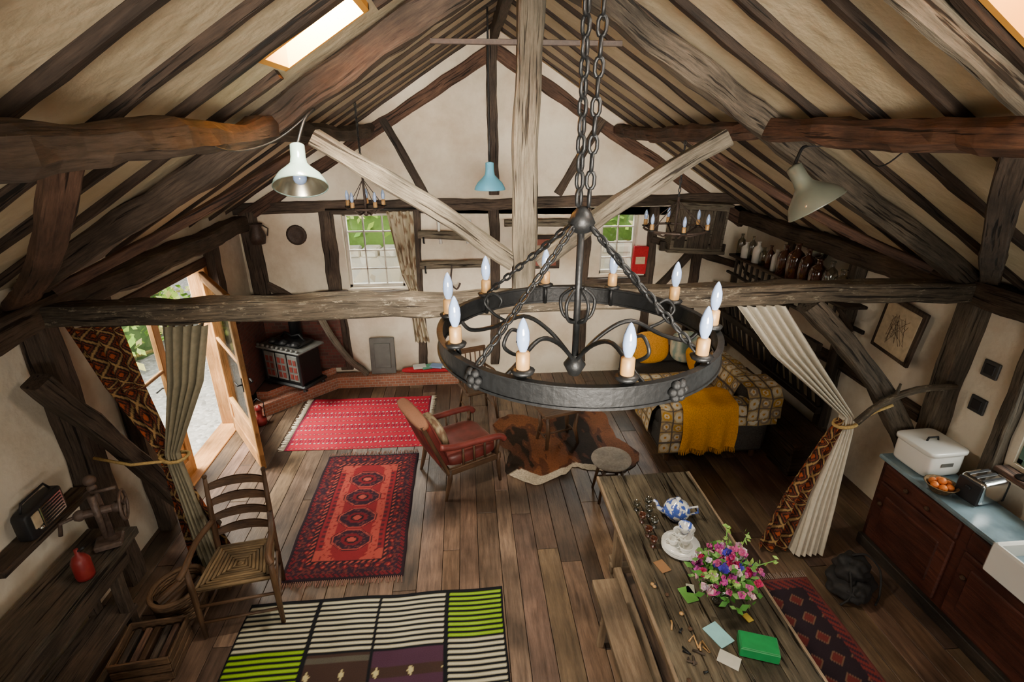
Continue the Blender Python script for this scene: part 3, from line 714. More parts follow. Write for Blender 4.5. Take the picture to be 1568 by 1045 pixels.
for sx in(-1,1):
    for sy in(-1,1): o.tube([(sx*.2,sy*.13,0.0),(sx*.17,sy*.1,.2),(sx*.19,sy*.12,.43)],[.018,.026,.02],W_FURN,8)
    o.tube([(sx*.19,-.12,.12),(sx*.19,.12,.12)],.012,W_FURN)
o.tube([(-.19,0,.12),(.19,0,.12)],.012,W_FURN); o.done()
o=Obj('painted_stool').at((1.33,4.16,0),.2)
o.lathe([(0,.45),(.17,.45),(.19,.44),(.195,.425),(.185,.405),(0,.4)],(0,0,0),W_WHITE,28)
for k in range(4):
    a=k*math.pi/2+.6; o.tube([(.18*math.cos(a),.18*math.sin(a),0),(.11*math.cos(a),.11*math.sin(a),.4)],[.013,.018],W_FURN,8)
    b=a+math.pi/2; o.tube([(.155*math.cos(a),.155*math.sin(a),.15),(.155*math.cos(b),.155*math.sin(b),.15)],.009,W_FURN,6)
o.done()
# ------------------------------------------------------------------ sofa
def c_patch(x,y):
    q=(frac(x/.13)-.5);p=(frac(y/.13)-.5);r=math.hypot(q,p);k=(int(math.floor(x/.13))*7+int(math.floor(y/.13))*3)%4
    if r<.12: return (.5,.22,.02)
    if r<.22: return (.62,.55,.4)
    if r<.4: return [(.55,.48,.33),(.47,.25,.03),(.24,.18,.13),(.58,.52,.4)][k]
    return (.1,.08,.07) if abs(q)>.44 or abs(p)>.44 else (.42,.29,.12)
o=Obj('sofa')
o.box((2.62,5.55,.22),(1.15,1.85,.28),SOFAF,b=.05)
o.pad((2.5,5.55,.4),(.9,1.6,.2),SOFAF,p=6)
o.pad((2.62,4.78,.36),(1.15,.26,.56),SOFAF,p=5); o.pad((2.62,6.35,.36),(1.15,.26,.56),SOFAF,p=5)
o.pad((3.1,5.55,.43),(.28,1.85,.74),SOFAF,p=5)
for x in(2.12,3.1):
    for y in(4.7,6.4): o.cyl((x,y,0),(x,y,.1),.03,W_FURN)
o.done()
def drape(o,prof,y0,y1,mat,colf=None,nu=60,nv=40,amp=.015,swap=False):
    L=[0]
    for a,b in zip(prof,prof[1:]): L.append(L[-1]+math.hypot(b[0]-a[0],b[1]-a[1]))
    T=L[-1]
    def f(u,v):
        d=u*T
        for i in range(len(prof)-1):
            if d<=L[i+1]+1e-9: break
        t=(d-L[i])/(L[i+1]-L[i]); x=lerp(prof[i][0],prof[i+1][0],t);z=lerp(prof[i][1],prof[i+1][1],t)
        w=lerp(y0,y1,v); n=noise.noise(V((x*3,w*5,z*3)))
        if swap: return (w,x-amp*abs(n)*1.3,z+amp*(n+.4))
        return (x+amp*n,w,z+amp*(n+.4))
    o.grid(f,nu,nv,mat,(lambda u,v:colf(u*T,v*(y1-y0))) if colf else None)
o=Obj('patchwork_blanket')
drape(o,[(1.98,.2),(2.0,.46),(2.06,.535),(2.5,.535),(2.9,.55),(2.95,.7),(3.0,.81),(3.1,.83),(3.2,.81),(3.27,.7),(3.28,.4)],4.95,5.75,FAB,c_patch,160,80)
drape(o,[(4.62,.12),(4.63,.55),(4.68,.655),(4.8,.665),(4.9,.64),(4.95,.55)],1.98,2.3,FAB,c_patch,70,40,amp=.03,swap=True)
drape(o,[(4.615,.42),(4.63,.58),(4.68,.66),(4.8,.67),(4.9,.645),(4.95,.55)],2.28,3.26,FAB,c_patch,60,100,amp=.03,swap=True)
drape(o,[(4.6,.5),(4.61,.75),(4.68,.83),(4.8,.84),(5.0,.84)],2.9,3.28,FAB,c_patch,50,40,amp=.03,swap=True)
o.done()
o=Obj('mustard_throw')
def th(u,v):
    x=lerp(2.2,2.8,u); T=v*1.05
    if T<.45: y=4.575-.025*math.sin(u*20)*(1-T/.45); z=.2+T
    elif T<.55: a=(T-.45)/.1*math.pi/2; y=4.65-.075*math.cos(a); z=.65+.07*math.sin(a)
    else: y=4.65+(T-.55); z=.72-.35*max(0,(T-.8))
    return (x+.015*math.sin(v*9),y,z+.008*math.sin(u*14))
o.grid(th,50,50,MUST)
for i in range(60): 
    p=V(th(i/59,0)); o.tube([p,p+V((R.uniform(-.01,.01),-.005,-.06))],.004,MUST,4)
o.done()
o=Obj('throw_cushions')
o.pad((2.35,6.12,.74),(.5,.18,.42),MUST,rot=(-.3,0,.1),p=2.8); o.pad((2.82,6.02,.77),(.46,.18,.42),FAB,rot=(-.3,0,-.3),p=2.8,colf=lambda x,y,z:(.5,.45,.32) if frac(x*3)<.5 else (.2,.28,.24))
o.pad((2.74,5.5,.77),(.18,.46,.4),MUST,rot=(0,-.3,.1),p=2.8); o.done()
# ------------------------------------------------------------------ right side
o=Obj('hay_rack')
for z,x in((.62,3.66),(.98,3.58),(1.35,3.5)): o.beam((x,4.55,z),(x,6.9,z),.06,.08,W_BLACK,jit=.004)
for i in range(17): y=4.6+i*.14; o.beam((3.7,y,.56),(3.48,y,1.4),.035,.035,W_BLACK,jit=.003)
for y in(4.58,6.85): o.beam((3.74,y,.42),(3.74,y,1.5),.07,.07,W_BLACK)
o.done()
o=Obj('low_bench'); o.box((3.5,5.2,.36),(.5,1.9,.05),W_DARK); o.box((3.3,5.2,.17),(.04,1.8,.34),W_DARK); o.box((3.5,4.3,.17),(.44,.04,.34),W_DARK); o.box((3.5,6.1,.17),(.44,.04,.34),W_DARK); o.done()
o=Obj('bottle_shelf')
o.box((3.62,5.5,1.83),(.24,2.3,.03),W_DARK); o.box((3.76,5.5,1.58),(.03,2.3,.04),W_BLACK)
for i in range(16): o.box((3.52,4.5+i*.13,1.71),(.03,.03,.2),W_BLACK)
o.box((3.52,5.5,1.6),(.04,2.3,.03),W_BLACK)
for y in(4.5,5.5,6.5): o.beam((3.76,y,1.55),(3.54,y,1.8),.03,.03,W_DARK)
o.done()
o=Obj('glass_bottles')
yb=4.48
spec=[(.08,.3,0),(.07,.34,0),(.085,.32,1),(.08,.38,1),(.09,.4,1),(.08,.34,1),(.05,.25,2),(.05,.27,1),(.05,.22,0),(.06,.26,2),(.045,.3,0),(.06,.2,2),(.05,.28,0)]
for r,h,k in spec:
    yb+=r+.016; m=[BOTTLE,BROWNG,WHITE][k]
    o.lathe([(0,0),(r,0),(r,h*.6),(r*.85,h*.72),(r*.35,h*.82),(r*.33,h*.95),(r*.42,h*.96),(r*.42,h),(0,h)],(3.59,yb,1.846),m,16); yb+=r+.016
o.done()
o=Obj('round_mirror'); o.lathe([(0,.02),(.14,.02)],(3.84,5.35,2.22),CHROME,24,rot=(0,-math.pi/2+.1,0)); o.tube([(3.83,5.35+.15*math.cos(t/20*6.283),2.22+.18*math.sin(t/20*6.283)) for t in range(20)],.022,W_DARK,6,True); o.done()
o=Obj('wall_cupboard').at((3.05,YF-.2,1.86),0,0,.06)
o.box((0,0,.3),(.72,.22,.6),W_GREY); o.box((0,-.12,.3),(.3,.02,.5),W_MID); o.box((-.25,-.12,.3),(.14,.02,.5),W_MID);o.box((.25,-.12,.3),(.14,.02,.5),W_MID);o.box((0,-.01,.62),(.8,.26,.04),W_GREY);o.box((0,-.01,0),(.8,.26,.04),W_GREY); o.ball((.12,-.14,.3),.015,IRON)
for s in(-1,1): o.cyl((s*.42,-.0,-.02),(s*.42,-.0,.1),.04,W_MID)
o.done()
o=Obj('red_book'); o.box((2.36,YF-.12,1.72),(.2,.05,.38),REDC,rot=(0,.05,0)); o.box((2.36,YF-.148,1.72),(.13,.006,.1),PAPER,b=0); o.done()
o=Obj('framed_picture'); o.box((3.83,4.05,1.72),(.03,.46,.52),W_DARK,rot=(.12,0,0)); o.box((3.812,4.05,1.72),(.012,.38,.44),PAPER,rot=(.12,0,0)); 
for i in range(14): o.tube([(3.805,3.93+R.uniform(0,.22),1.57+R.uniform(0,.3)) for _ in range(3)],.0015,W_FURN,4)
o.done()
o=Obj('wall_sockets')
for z in(1.42,1.72): o.box((XR-.012,3.22,z),(.02,.13,.13),SOCK); o.box((XR-.025,3.22,z),(.01,.08,.08),BLACKP)
o.done()
# ------------------------------------------------------------------ kitchen counter
o=Obj('kitchen_counter')
cx0,cx1,cy0,cy1=3.38,3.72,.2,3.36
o.box(((cx0+cx1)/2+.02,(cy0+cy1)/2,.45),(cx1-cx0,cy1-cy0,.82),W_CAB)
o.box(((cx0+cx1)/2,(cy0+cy1)/2,.885),(cx1-cx0+.06,cy1-cy0+.04,.04),CTOP,b=.012)
o.box((cx0+.01,(cy0+cy1)/2,.05),(.06,cy1-cy0,.1),W_BLACK)
for i in range(4):
    y=cy1-.4-i*.78
    o.box((cx0+.01,y,.4),(.03,.7,.55),W_CAB,b=.01); o.box((cx0-.004,y,.4),(.02,.52,.38),W_CAB,b=.01); o.box((cx0+.01,y,.765),(.03,.7,.15),W_CAB,b=.01)
    o.ball((cx0-.02,y-.1,.765),.018,W_FURN); o.ball((cx0-.02,y+.1,.765),.018,W_FURN); o.ball((cx0-.02,y+.28,.5),.018,W_FURN)
o.done()
o=Obj('window_sill'); o.box((3.84,2.17,1.1),(.12,1.4,.04),W_RED); o.done()
o=Obj('bread_bin').at((3.57,3.18,.907),.05)
o.pad((0,0,.115),(.33,.33,.23),WHITE,p=7); o.pad((0,0,.215),(.355,.355,.045),WHITE,p=7); o.tube([(-.05,0,.235),(-.04,0,.265),(.04,0,.265),(.05,0,.235)],.008,IRON,6); o.box((0,-.168,.12),(.1,.004,.03),SLATE,b=0); o.done()
o=Obj('toaster').at((3.64,2.78,.907),math.radians(8))
o.pad((0,0,.1),(.24,.18,.19),CHROME,p=7); o.box((-.12,0,.09),(.02,.17,.17),BLACKP,b=.01); o.box((.12,0,.09),(.02,.17,.17),BLACKP,b=.01)
for y in(-.05,0,.05): o.box((0,y,.193),(.19,.022,.008),BLACKP,b=.001)
o.box((-.135,.0,.12),(.02,.04,.02),BLACKP); 
for x in(-.09,.09):
    for y in(-.06,.06): o.cyl((x,y,0),(x,y,.015),.012,BLACKP)
o.done()
o=Obj('fruit_bowl').at((3.43,2.88,.907),0,sc=.95)
o.lathe([(0,.01),(.06,.0),(.1,.06),(.115,.07),(.105,.07),(.06,.015),(0,.02)],(0,0,0),RUSH,20)
for k in range(7): a=k*1.05; o.ball((.055*math.cos(a)*(k<6),.055*math.sin(a)*(k<6),.06+.03*(k==6)),.03,FRUIT,10)
o.done()
o=Obj('butler_sink'); 
o.box((3.42,2.0,.8),(.42,.55,.03),WHITE,b=.012)
for (c,s) in(((3.225,2.0,.9),(.035,.55,.22)),((3.62,2.0,.9),(.035,.55,.22)),((3.42,2.26,.9),(.42,.035,.22)),((3.42,1.74,.9),(.42,.035,.22))): o.box(c,s,WHITE,b=.012)
o.done()
o=Obj('candlestick'); o.lathe([(0,0),(.05,0),(.05,.01),(.015,.03),(.012,.15),(.03,.17),(0,.17)],(3.84,2.7,1.12),IRON,14); o.done()
o=Obj('black_bag').at((2.93,2.86,0),.5)
o.pad((0,0,.085),(.36,.3,.17),BAGF,p=2.6,n=24,lump=.25); o.pad((.02,.02,.19),(.27,.22,.2),BAGF,rot=(.2,.3,0),p=2.4,n=24,lump=.35); o.pad((-.08,-.1,.1),(.2,.14,.15),BAGF,p=2.5,n=20,lump=.3)
o.tube(smooth([(.05,.05,.28),(.12,-.02,.3),(.16,-.12,.2),(.1,-.18,.05),(0,-.2,.015)]),.008,BAGF,6); o.tube(smooth([(-.03,.05,.27),(-.12,-.02,.25),(-.17,-.08,.1),(-.22,-.05,.015)]),.008,BAGF,6); o.done()
# ------------------------------------------------------------------ dining table & contents
o=Obj('farmhouse_table')
TX0,TX1,TY0,TY1=1.0,1.79,.75,3.48
n=4; w=(TX1-TX0)/n
for i in range(n):
    t=R.uniform(.8,1.4); o.box((TX0+w*(i+.5),(TY0+TY1)/2,.73),(w-.003,TY1-TY0-R.uniform(0,.02),.04),W_TABLE,b=.004,col=(t,t,t))
for x in(TX0+.012,TX1-.012): o.box((x,(TY0+TY1)/2,.728),(.022,TY1-TY0,.045),W_TABLEG,b=.004)
for x in(TX0+.04,TX1-.04): o.box((x+(.03 if x<1.4 else -.03),(TY0+TY1)/2,.65),(.035,TY1-TY0-.2,.12),W_TABLEG)
for y in(TY0+.12,TY1-.12): o.box(((TX0+TX1)/2,y,.65),(TX1-TX0-.14,.035,.12),W_TABLEG)
for y in(TY0+.25,TY1-.4):
    for x in(TX0+.1,TX1-.08): o.beam((x,y,.0),(x,y,.7),.07,.07,W_TABLEG,jit=.004)
    o.box(((TX0+TX1)/2,y,.16),(TX1-TX0-.1,.06,.08),W_TABLEG)
for x in(TX0+.1,TX1-.08): o.beam((x,TY0+.2,.16),(x,TY1-.3,.16),.06,.09,W_TABLEG,jit=.004)
o.done()
o=Obj('wooden_bench')
o.beam((.92,.8,.42),(.9,2.72,.42),.18,.045,W_TABLEG,jit=.003,rnd=.15,col=(.7,.7,.7))
for y in(1.0,2.55):
    for x in(.85,.98): o.beam((x-.0,y,0),(x*.5+.455,y,.4),.045,.045,W_TABLEG,jit=.002)
    o.box((.91,y,.2),(.14,.03,.05),W_TABLEG)
o.done()
def china(c=(.05,.1,.4)):
    m,n,l,b=base('blue_white_china')
    at=N(n,'ShaderNodeAttribute',attribute_name='gco'); nz=N(n,'ShaderNodeTexNoise',Scale=28,Detail=3); l.new(at.outputs['Vector'],nz.inputs['Vector'])
    rp=ramp(n,[(.47,(.72,.72,.7)),(.53,c)]); l.new(nz.outputs['Fac'],rp.inputs['Fac']); l.new(rp.outputs[0],b.inputs['Base Color']); b.inputs['Roughness'].default_value=.15
    return m
CHINA=china()
o=Obj('teapot').at((1.46,2.94,.751),2.9)
o.lathe([(0,0),(.05,0),(.055,.01),(.09,.05),(.095,.08),(.08,.12),(.05,.135),(.045,.14),(.02,.155),(.012,.165),(.018,.18),(0,.188)],(0,0,0),CHINA,24)
o.tube([(.085,0,.05),(.13,0,.08),(.15,0,.13),(.17,0,.14)],[.02,.016,.011,.01],CHINA,8)
o.tube([(-.085,0,.1),(-.14,0,.12),(-.15,0,.07),(-.09,0,.04)],.009,CHINA,8); o.done()
o=Obj('stacked_cups_and_saucers').at((1.38,2.64,.751))
for k in range(4): o.lathe([(0,.0),(.06,.0),(.125,.02),(.127,.023),(.06,.008),(0,.006)],(R.uniform(-.006,.006),R.uniform(-.006,.006),k*.009),WHITE,28)
for (x,y,z) in((-.05,.02,.035),(.05,.045,.035),(.0,-.06,.035),(-.015,.01,.092),(.045,.03,.09),(.0,-.04,.093),(.01,.0,.148)):
    o.lathe([(0,0),(.025,0),(.035,.02),(.048,.058),(.045,.058),(.03,.012),(0,.008)],(x,y,z),WHITE if z<.14 else CHINA,18); o.tube([(x-.042,y,z+.045),(x-.062,y,z+.035),(x-.035,y,z+.015)],.004,WHITE,6)
o.done()
o=Obj('flower_vase').at((1.45,2.2,.751))
o.lathe([(0,0),(.045,0),(.05,.01),(.05,.05),(.035,.09),(.055,.14),(.053,.14),(.033,.09),(.045,.05),(0,.012)],(0,0,0),BOTTLE,20)
cols=[(.6,.12,.3),(.7,.4,.5),(.75,.7,.65),(.45,.02,.1),(.06,.04,.4),(.5,.06,.3),(.75,.55,.62),(.6,.1,.35)]
for k in range(95):
    a=R.uniform(0,6.28);e=R.uniform(.05,1.5);r=.19*R.uniform(.7,1.1); p=V((r*math.sin(e)*math.cos(a)*1.05,r*math.sin(e)*math.sin(a)*.95,.2+r*math.cos(e)*.95))
    o.tube([(0,0,.03),(p.x*.3,p.y*.3,.14),p],.0025,LEAF,4,col=(.12,.3,.06))
    c=R.choice(cols); s=R.uniform(.016,.034)
    for q in range(10):
        d=V((R.gauss(0,1),R.gauss(0,1),R.gauss(0,1))).normalized(); b=d.orthogonal().normalized(); cc=p+d*s*.5
        o.add([cc-d*s*.6,cc+b*s*.6,cc+d*s*.6,cc-b*s*.6],[[0,1,2,3]],LEAF,None,tuple(x*R.uniform(.7,1.1) for x in c))
    o.ball(p,s*.45,LEAF,6,col=tuple(x*.8 for x in c))
def lf():
    a=R.uniform(0,6.28);e=R.uniform(.3,1.8);r=R.uniform(.1,.215); return (r*math.sin(e)*math.cos(a),r*math.sin(e)*math.sin(a),.19+r*math.cos(e)*.95)
leaves(o,lf,260,.028,[(.06,.2,.03),(.12,.3,.06),(.2,.4,.1)])
for k in range(6):
    a=R.uniform(0,6.28); p=[V((0,0,.1)),V((.12*math.cos(a),.12*math.sin(a),.3)),V((.25*math.cos(a),.25*math.sin(a),.38))]; o.tube(p,.003,LEAF,4,col=(.2,.45,.1))
    leaves(o,lambda:p[1].lerp(p[2],R.random())+V((R.gauss(0,.01),R.gauss(0,.01),R.gauss(0,.01))),12,.02,[(.3,.5,.1)])
o.done()
o=Obj('green_box').at((1.51,1.88,.752),-.35); o.box((0,0,.03),(.2,.12,.06),GREENP,b=.004); o.box((0,0,.062),(.19,.11,.006),GREENP); o.done()
o=Obj('leaflets')
for (x,y,c,r,s) in((1.34,1.99,(.25,.5,.5),.4,1),(1.33,1.84,(.5,.48,.4),.9,.8),(1.28,2.27,(.12,.3,.06),.2,.8),(1.31,2.31,(.4,.4,.3),-.3,.5),(1.2,2.5,(.25,.13,.06),.3,.7),(1.56,2.08,(.5,.35,.05),.3,.4)): o.box((x,y,.756),(.1*s,.14*s,.006),PAINTV,rot=(0,0,r),b=.001,col=c)
o.done()
o=Obj('drinking_glasses')
for (x,y) in((1.2,3.05),(1.27,2.98),(1.2,2.92),(1.27,2.86),(1.2,2.78),(1.3,3.08),(1.2,2.68)):
    o.lathe([(0,0),(.02,0),(.022,.004),(.006,.012),(.006,.03),(.024,.045),(.026,.075),(.024,.075),(.022,.047),(0,.035)],(x,y,.751),BOTTLE if R.random()<.6 else BROWNG,14)
o.done()
o=Obj('scattered_trinkets')
for k in range(12):
    x,y=R.uniform(1.08,1.23),R.uniform(1.5,2.15); o.tube([(x,y,.757),(x+R.uniform(-.04,.04),y+R.uniform(-.04,.04),.76),(x+R.uniform(-.04,.04),y+R.uniform(-.06,.06),.757)],.006,[IRON,W_DARK,BRASS][k%3],5)
    x,y=R.uniform(1.05,1.22),R.uniform(1.3,2.4); o.ball((x,y,.76),(.014,.014,.009),[BLACKP,W_FURN,BRASS][k%3],8)
o.done()
# ------------------------------------------------------------------ left side workbench etc
o=Obj('workbench')
o.beam((-2.6,.9,.72),(-2.6,3.2,.72),.34,.06,W_MID,jit=.006,rnd=.1)
o.beam((-2.46,.9,.62),(-2.46,3.05,.62),.04,.12,W_DARK,jit=.004)
for y in(1.4,2.95):
    for x in(-2.7,-2.48): o.beam((x,y,0),(x,y,.68),.07,.07,W_DARK,jit=.006)
o.beam((-2.58,1.3,.2),(-2.58,3.0,.2),.26,.04,W_DARK,jit=.005)
o.done()
o=Obj('wall_ledge'); o.box((-2.82,2.95,.98),(.15,.8,.05),W_DARK); o.done()
o=Obj('vintage_radio').at((-2.79,2.95,1.007),.05)
o.pad((0,0,.1),(.1,.34,.2),BLACKP,p=8); o.box((.05,.04,.1),(.012,.2,.15),CHROME,b=.004); o.box((.05,-.1,.12),(.014,.06,.1),PAPER,b=.003); o.tube([(0,-.13,.2),(0,-.1,.25),(0,.1,.25),(0,.13,.2)],.008,BLACKP,6); o.ball((.06,-.1,.06),.018,CHROME,8)
for k in range(6): o.box((.058,.04,.045+k*.022),(.004,.17,.006),BLACKP,b=0)
o.done()
o=Obj('bench_drill_press').at((-2.5,3.02,.758),.4)
MACH=plain('painted_machine_iron',(.11,.075,.06),.5,.2,.4,40,.3)
o.box((0,0,.02),(.16,.14,.04),MACH,b=.01); o.tube([(0,.05,.02),(0,.05,.3),(0,.04,.46)],[.03,.026,.022],MACH,10)
o.cyl((-.12,.0,.28),(.12,.0,.28),.028,MACH); o.tube([(.14,.1*math.cos(t/20*6.283),.28+.1*math.sin(t/20*6.283)) for t in range(20)],.01,MACH,6,True)
for k in range(3): a=k*2.09; o.tube([(.14,0,.28),(.14,.095*math.cos(a),.28+.095*math.sin(a))],.008,MACH,6)
o.tube([(0,-.03,.42),(0,-.03,.08)],[.024,.014],MACH,10); o.tube([(-.12,0,.28),(-.2,-.02,.27),(-.22,-.02,.18)],.013,MACH,8); o.ball((0,.04,.5),.038,MACH,10); o.ball((0,.04,.44),.03,MACH,10); o.tube([(0,0,.43),(.14,-.04,.45)],.012,MACH,6)
for x in(-.1,.1): o.ball((x,0,.28),.038,MACH,10)
o.done()
o=Obj('oil_can').at((-2.48,2.74,.756)); o.lathe([(0,0),(.05,0),(.052,.02),(.052,.13),(.035,.165),(.014,.18),(.012,.22),(0,.22)],(0,0,0),REDP,18); o.tube([(0,0,.2),(.05,0,.23)],.008,BLACKP,6); o.done()
def basket(nm,x,y,r,h,ov=1.0,rz=0,hd=True):
    o=Obj(nm).at((x,y,0),rz)
    for k in range(int(h/.022)):
        z=.012+k*.022; rr=r*(.85+.15*k*.022/h)
        o.tube([(rr*math.cos(t*6.283/28)*ov,rr*math.sin(t*6.283/28)+.004*(1 if (t+k)%2 else -1),z) for t in range(28)],.012,WICK,5,True)
    o.tube([(r*ov*math.cos(t*6.283/28),r*math.sin(t*6.283/28),h) for t in range(28)],.018,WICK,6,True)
    o.lathe([(0,.02),(r*.84,.02)],(0,0,0),WICK,24)
    if hd: o.tube([(-r*ov,0,h),(-r*ov*.9,0,h+.1),(-.0,0,h+.2),(r*ov*.9,0,h+.1),(r*ov,0,h)],.012,WICK,6)
    return o
o=basket('log_basket',-2.23,3.12,.16,.24,1.2,1.2,False)
for k in range(6): o.beam((-.13,-.09+k*.032,.14+.02*(k%3)),(.14,-.09+k*.03,.17+.02*(k%2)),.055,.055,W_FURN,rnd=.6,jit=.004)
o.done()
basket('wicker_basket',-2.15,2.0,.2,.3).done()
o=Obj('wooden_crate').at((-2.22,2.7,0),.1)
for z in(.04,.11,.18):
    for s in(-1,1): o.box((0,s*.16,z),(.36,.015,.055),WICK,b=.003); o.box((s*.18,0,z),(.015,.32,.055),WICK,b=.003)
o.box((0,0,.01),(.36,.32,.015),W_FURN,b=.003)
for k in range(5): o.box((-.12+k*.06,0,.1),(.04,.26,.16),[W_DARK,W_RED,W_FURN][k%3],rot=(0,.1*(k%2),0))
o.done()
o=Obj('iron_wall_hook'); o.tube([(-2.88,2.75,1.75),(-2.85,2.75,1.7),(-2.83,2.78,1.6),(-2.85,2.72,1.55)],.02,RUST,6); o.tube([(-2.85,2.75+.06*math.cos(t/12*6.28),1.5+.06*math.sin(t/12*6.28)) for t in range(12)],.014,RUST,6,True); o.done()
# ------------------------------------------------------------------ light fittings
def bulb(o,p,s=1.0,sleeve=BRASS,bm=BULB):
    x,y,z=p
    o.lathe([(0,0),(.03*s,.0),(.034*s,.008*s),(.02*s,.014*s),(.0,.014*s)],(x,y,z),IRON,14)
    o.lathe([(.017*s,0.01*s),(.019*s,.012*s),(.019*s,.06*s),(.012*s,.065*s),(0,.065*s)],(x,y,z),sleeve,14)
    o.lathe([(.010*s,.065*s),(.016*s,.082*s),(.0185*s,.1*s),(.017*s,.122*s),(.01*s,.145*s),(.004*s,.157*s),(0,.16*s)],(x,y,z),bm,14)
CXh,CYh,CZh,CR=.37,1.67,2.735,.47
o=Obj('iron_ring_chandelier')
n=96; H=.056; prof=[(CR-.006,0),(CR+.006,0),(CR+.006,H),(CR+.01,H+.003),(CR+.01,H+.008),(CR-.01,H+.008),(CR-.01,H+.003),(CR-.006,H),(CR-.006,0)]
o.lathe(prof,(CXh,CYh,CZh-H/2),IRON,n,sm=False)
o.lathe([(CR-.01,-.005),(CR+.011,-.005),(CR+.011,.003),(CR-.01,.003),(CR-.01,-.005)],(CXh,CYh,CZh-H/2),IRON,n,sm=False)
base_a=math.atan2(-CYh,-CXh)
for k in range(10):
    a=base_a+math.radians(18+36*k); x=CXh+CR*math.cos(a);y=CYh+CR*math.sin(a)
    o.tube([(x-.02*math.cos(a),y-.02*math.sin(a),CZh-.03),(x-.03*math.cos(a),y-.03*math.sin(a),CZh+.02),(x-.02*math.cos(a),y-.02*math.sin(a),CZh+.05)],.008,IRON,6)
    bulb(o,(x-.02*math.cos(a),y-.02*math.sin(a),CZh+.045),1.0)
    a2=a+math.radians(18)
    if k%2==0:
        for q in range(6): t=q/6*6.283; o.ball((CXh+(CR+.015)*math.cos(a2)-.02*math.cos(t)*math.sin(a2),CYh+(CR+.015)*math.sin(a2)+.02*math.cos(t)*math.cos(a2),CZh+.022*math.sin(t)),.014,IRON,8)
        o.ball((CXh+(CR+.02)*math.cos(a2),CYh+(CR+.02)*math.sin(a2),CZh),.016,IRON,8)
hub=V((CXh,CYh,3.12))
o.tube([hub+V((0,0,.02)),V((CXh,CYh,2.6))],.012,IRON,8)
o.lathe([(0,-.04),(.03,-.03),(.045,0),(.03,.03),(.012,.05),(0,.05)],tuple(hub),IRON,16)
o.lathe([(0,-.05),(.02,-.04),(.04,0),(.02,.03),(0,.04)],(CXh,CYh,2.62),IRON,16)
for k in range(4):
    a=base_a+math.radians(45+90*k+9); c,s_=math.cos(a),math.sin(a)
    o.chain(hub+V((c*.04,s_*.04,-.01)),(CXh+CR*c,CYh+CR*s_,CZh+.032),.05,.028,.005,IRON)
for k in range(5):
    a=base_a+math.radians(36+72*k); c,s_=math.cos(a),math.sin(a)
    o.tube([(CXh+r*c,CYh+r*s_,z) for r,z in smooth([(.01,2.64),(.1,2.73),(.2,2.77),(.32,2.71),(.42,2.68),(CR-.005,2.71)])],.008,IRON,6)
    o.tube([(CXh+r*c,CYh+r*s_,z) for r,z in smooth([(.27,2.74),(.32,2.76),(.36,2.8),(.33,2.84),(.29,2.82),(.3,2.79)])],.006,IRON,6)
    o.tube([(CXh+r*c,CYh+r*s_,z) for r,z in smooth([(.02,2.9),(.06,2.86),(.05,2.8),(.01,2.78)])],.006,IRON,6)
o.chain(hub+V((-.012,0,.05)),(CXh-.02,CYh,4.32),.066,.038,.0065,IRON); o.chain(hub+V((.02,0,.05)),(CXh+.045,CYh,4.32),.066,.038,.0065,IRON,.6)
o.done()
def smallch(nm,x,y,z,r,k,top):
    o=Obj(nm)
    o.tube([(x,y,z-.08),(x,y,z+.28)],.012,RUST,6); o.ball((x,y,z-.05),.03,RUST)
    o.tube([(x+r*math.cos(t/24*6.283),y+r*math.sin(t/24*6.283),z) for t in range(24)],.011,RUST,5,True)
    for i in range(k):
        a=i*6.283/k+.4; c,s_=math.cos(a),math.sin(a)
        o.tube([(x,y,z-.04),(x+c*r*.5,y+s_*r*.5,z-.06),(x+c*r,y+s_*r,z)],.009,RUST,5); bulb(o,(x+c*r,y+s_*r,z),.95,BRASS)
        o.tube([(x,y,z+.25),(x+c*r,y+s_*r,z)],.004,RUST,4)
    o.chain((x,y,z+.28),(x,y,top),.05,.028,.005,IRON); o.done()
smallch('candle_pendant',-.92,5.05,2.72,.17,5,roofz(-.92)-.08); smallch('candle_pendant',1.9,4.65,2.55,.28,6,3.3)
def shade(nm,p,rot,mat,r,inner=WHITE,mount=None,cable=None):
    o=Obj(nm)
    k=r/.14
    o.lathe([(r,0),(r*.97,.02*k),(r*.8,.06*k),(r*.5,.1*k),(r*.33,.125*k),(r*.28,.16*k),(r*.27,.23*k),(r*.1,.24*k),(0,.24*k)],p,mat,30,rot=rot)
    o.lathe([(r*.985,.003),(r*.78,.056*k),(r*.46,.098*k),(0,.12*k)],p,inner,30,rot=rot)
    M=Matrix.Translation(p)@Euler(rot).to_matrix().to_4x4(); o.ball(tuple(M@V((0,0,.05))),.038,BULB); o.lathe([(r*1.0,-.004),(r*1.02,0),(r*1.0,.006)],p,mat,30,rot=rot)
    top=M@V((0,0,.23*k))
    if mount: o.tube(smooth([tuple(top),tuple((top+V(mount))/2+V((0,0,.04))),mount]),.009,IRON,6)
    if cable: o.tube(smooth(cable),.004,BLACKP,5)
    o.done()
shade('blue_pendant_lamp',(.24,5.15,2.86),(0,0,0),BLUE,.145,mount=(.24,5.15,4.35))
shade('enamel_spot_lamp',(-.9,3.08,3.1),(-.5,-.1,0),ENAM,.145,SILV,(-.85,3.38,3.5),[(-.85,3.38,3.5),(-.98,3.1,3.35),(-1.05,2.7,3.3),(-1.06,2.3,3.36)])
shade('enamel_spot_lamp',(2.02,2.92,2.98),(-.35,-.55,0),ENGR,.16,SILV,(2.0,3.1,3.3),[(2.0,3.1,3.3),(2.15,2.9,3.3),(2.08,2.6,3.22),(2.03,2.4,3.3)])
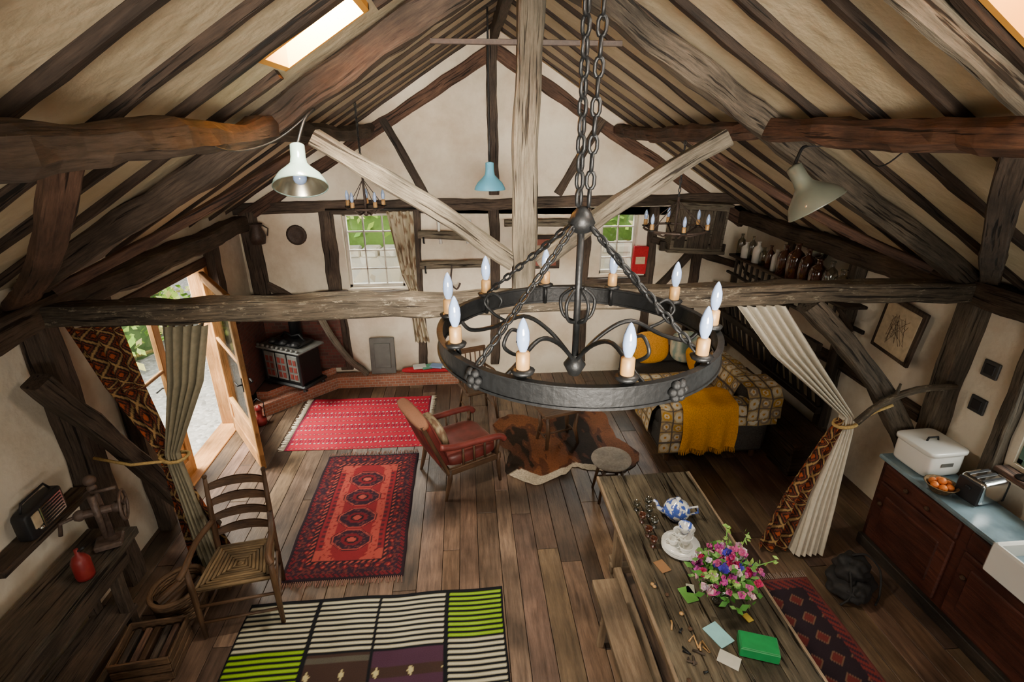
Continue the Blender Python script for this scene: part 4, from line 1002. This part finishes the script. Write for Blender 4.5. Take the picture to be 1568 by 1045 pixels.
# ------------------------------------------------------------------ lights
def area(nm,p,tgt,sx,sy,e,c=(1,1,1),spread=None):
    l=bpy.data.lights.new(nm,'AREA'); l.shape='RECTANGLE'; l.size=sx;l.size_y=sy;l.energy=e;l.color=c
    if spread: l.spread=math.radians(spread)
    ob=bpy.data.objects.new(nm,l); ob.location=p; ob.rotation_euler=(V(tgt)-V(p)).to_track_quat('-Z','Y').to_euler(); bpy.context.scene.collection.objects.link(ob)
area('door_daylight',(-4.3,5.0,2.9),(-1.3,5.1,.0),1.8,1.5,820,(1,.94,.84))
area('far_window_daylight_1',(-1.2,7.9,2.9),(-.9,4,.5),1.2,1,190,(1,.96,.9))
area('far_window_daylight_2',(2.1,7.9,2.9),(1.8,4,.5),.8,1,140,(1,.96,.9))
area('skylight_daylight_left',(-.7,2.9,4.2),(.5,6.2,2.0),.4,.4,300,(1,.9,.72))
area('skylight_daylight_right',(1.6,1.3,4.5),(.6,3.1,0),.9,.8,100,(1,.9,.76))
area('kitchen_window_daylight',(4.7,2.2,2.3),(2.5,2.6,.6),1.3,1,130,(1,.95,.88))
area('near_upper_fill',(.4,YB-.5,2.95),(.5,7,3.0),2.0,1.0,95,(1,.9,.76),50)  # added fill through an invented opening behind the camera, aimed at the far gable
area('near_low_fill',(.4,YB-.5,1.9),(.4,6,.9),2.0,1.0,50,(1,.9,.78),110)  # second added fill light, through the lower made-up opening
sl=bpy.data.lights.new('sun','SUN'); sl.energy=3.4; sl.angle=math.radians(12); sl.color=(1,.92,.78)
so=bpy.data.objects.new('sun',sl); so.location=(-8,-2,9); so.rotation_euler=V((.62,.3,-.72)).to_track_quat('-Z','Y').to_euler(); bpy.context.scene.collection.objects.link(so)
w=bpy.data.worlds.new('sky'); bpy.context.scene.world=w; w.use_nodes=True
bg=w.node_tree.nodes['Background']; bg.inputs[0].default_value=(1,.98,.95,1); bg.inputs[1].default_value=1.6
c=bpy.data.cameras.new('camera'); c.lens=18.37; c.sensor_width=36; c.clip_start=.05
ob=bpy.data.objects.new('camera',c); ob.location=(0,0,3.4); ob.rotation_euler=(math.radians(67.8),0,math.radians(-5)); bpy.context.scene.collection.objects.link(ob); bpy.context.scene.camera=ob
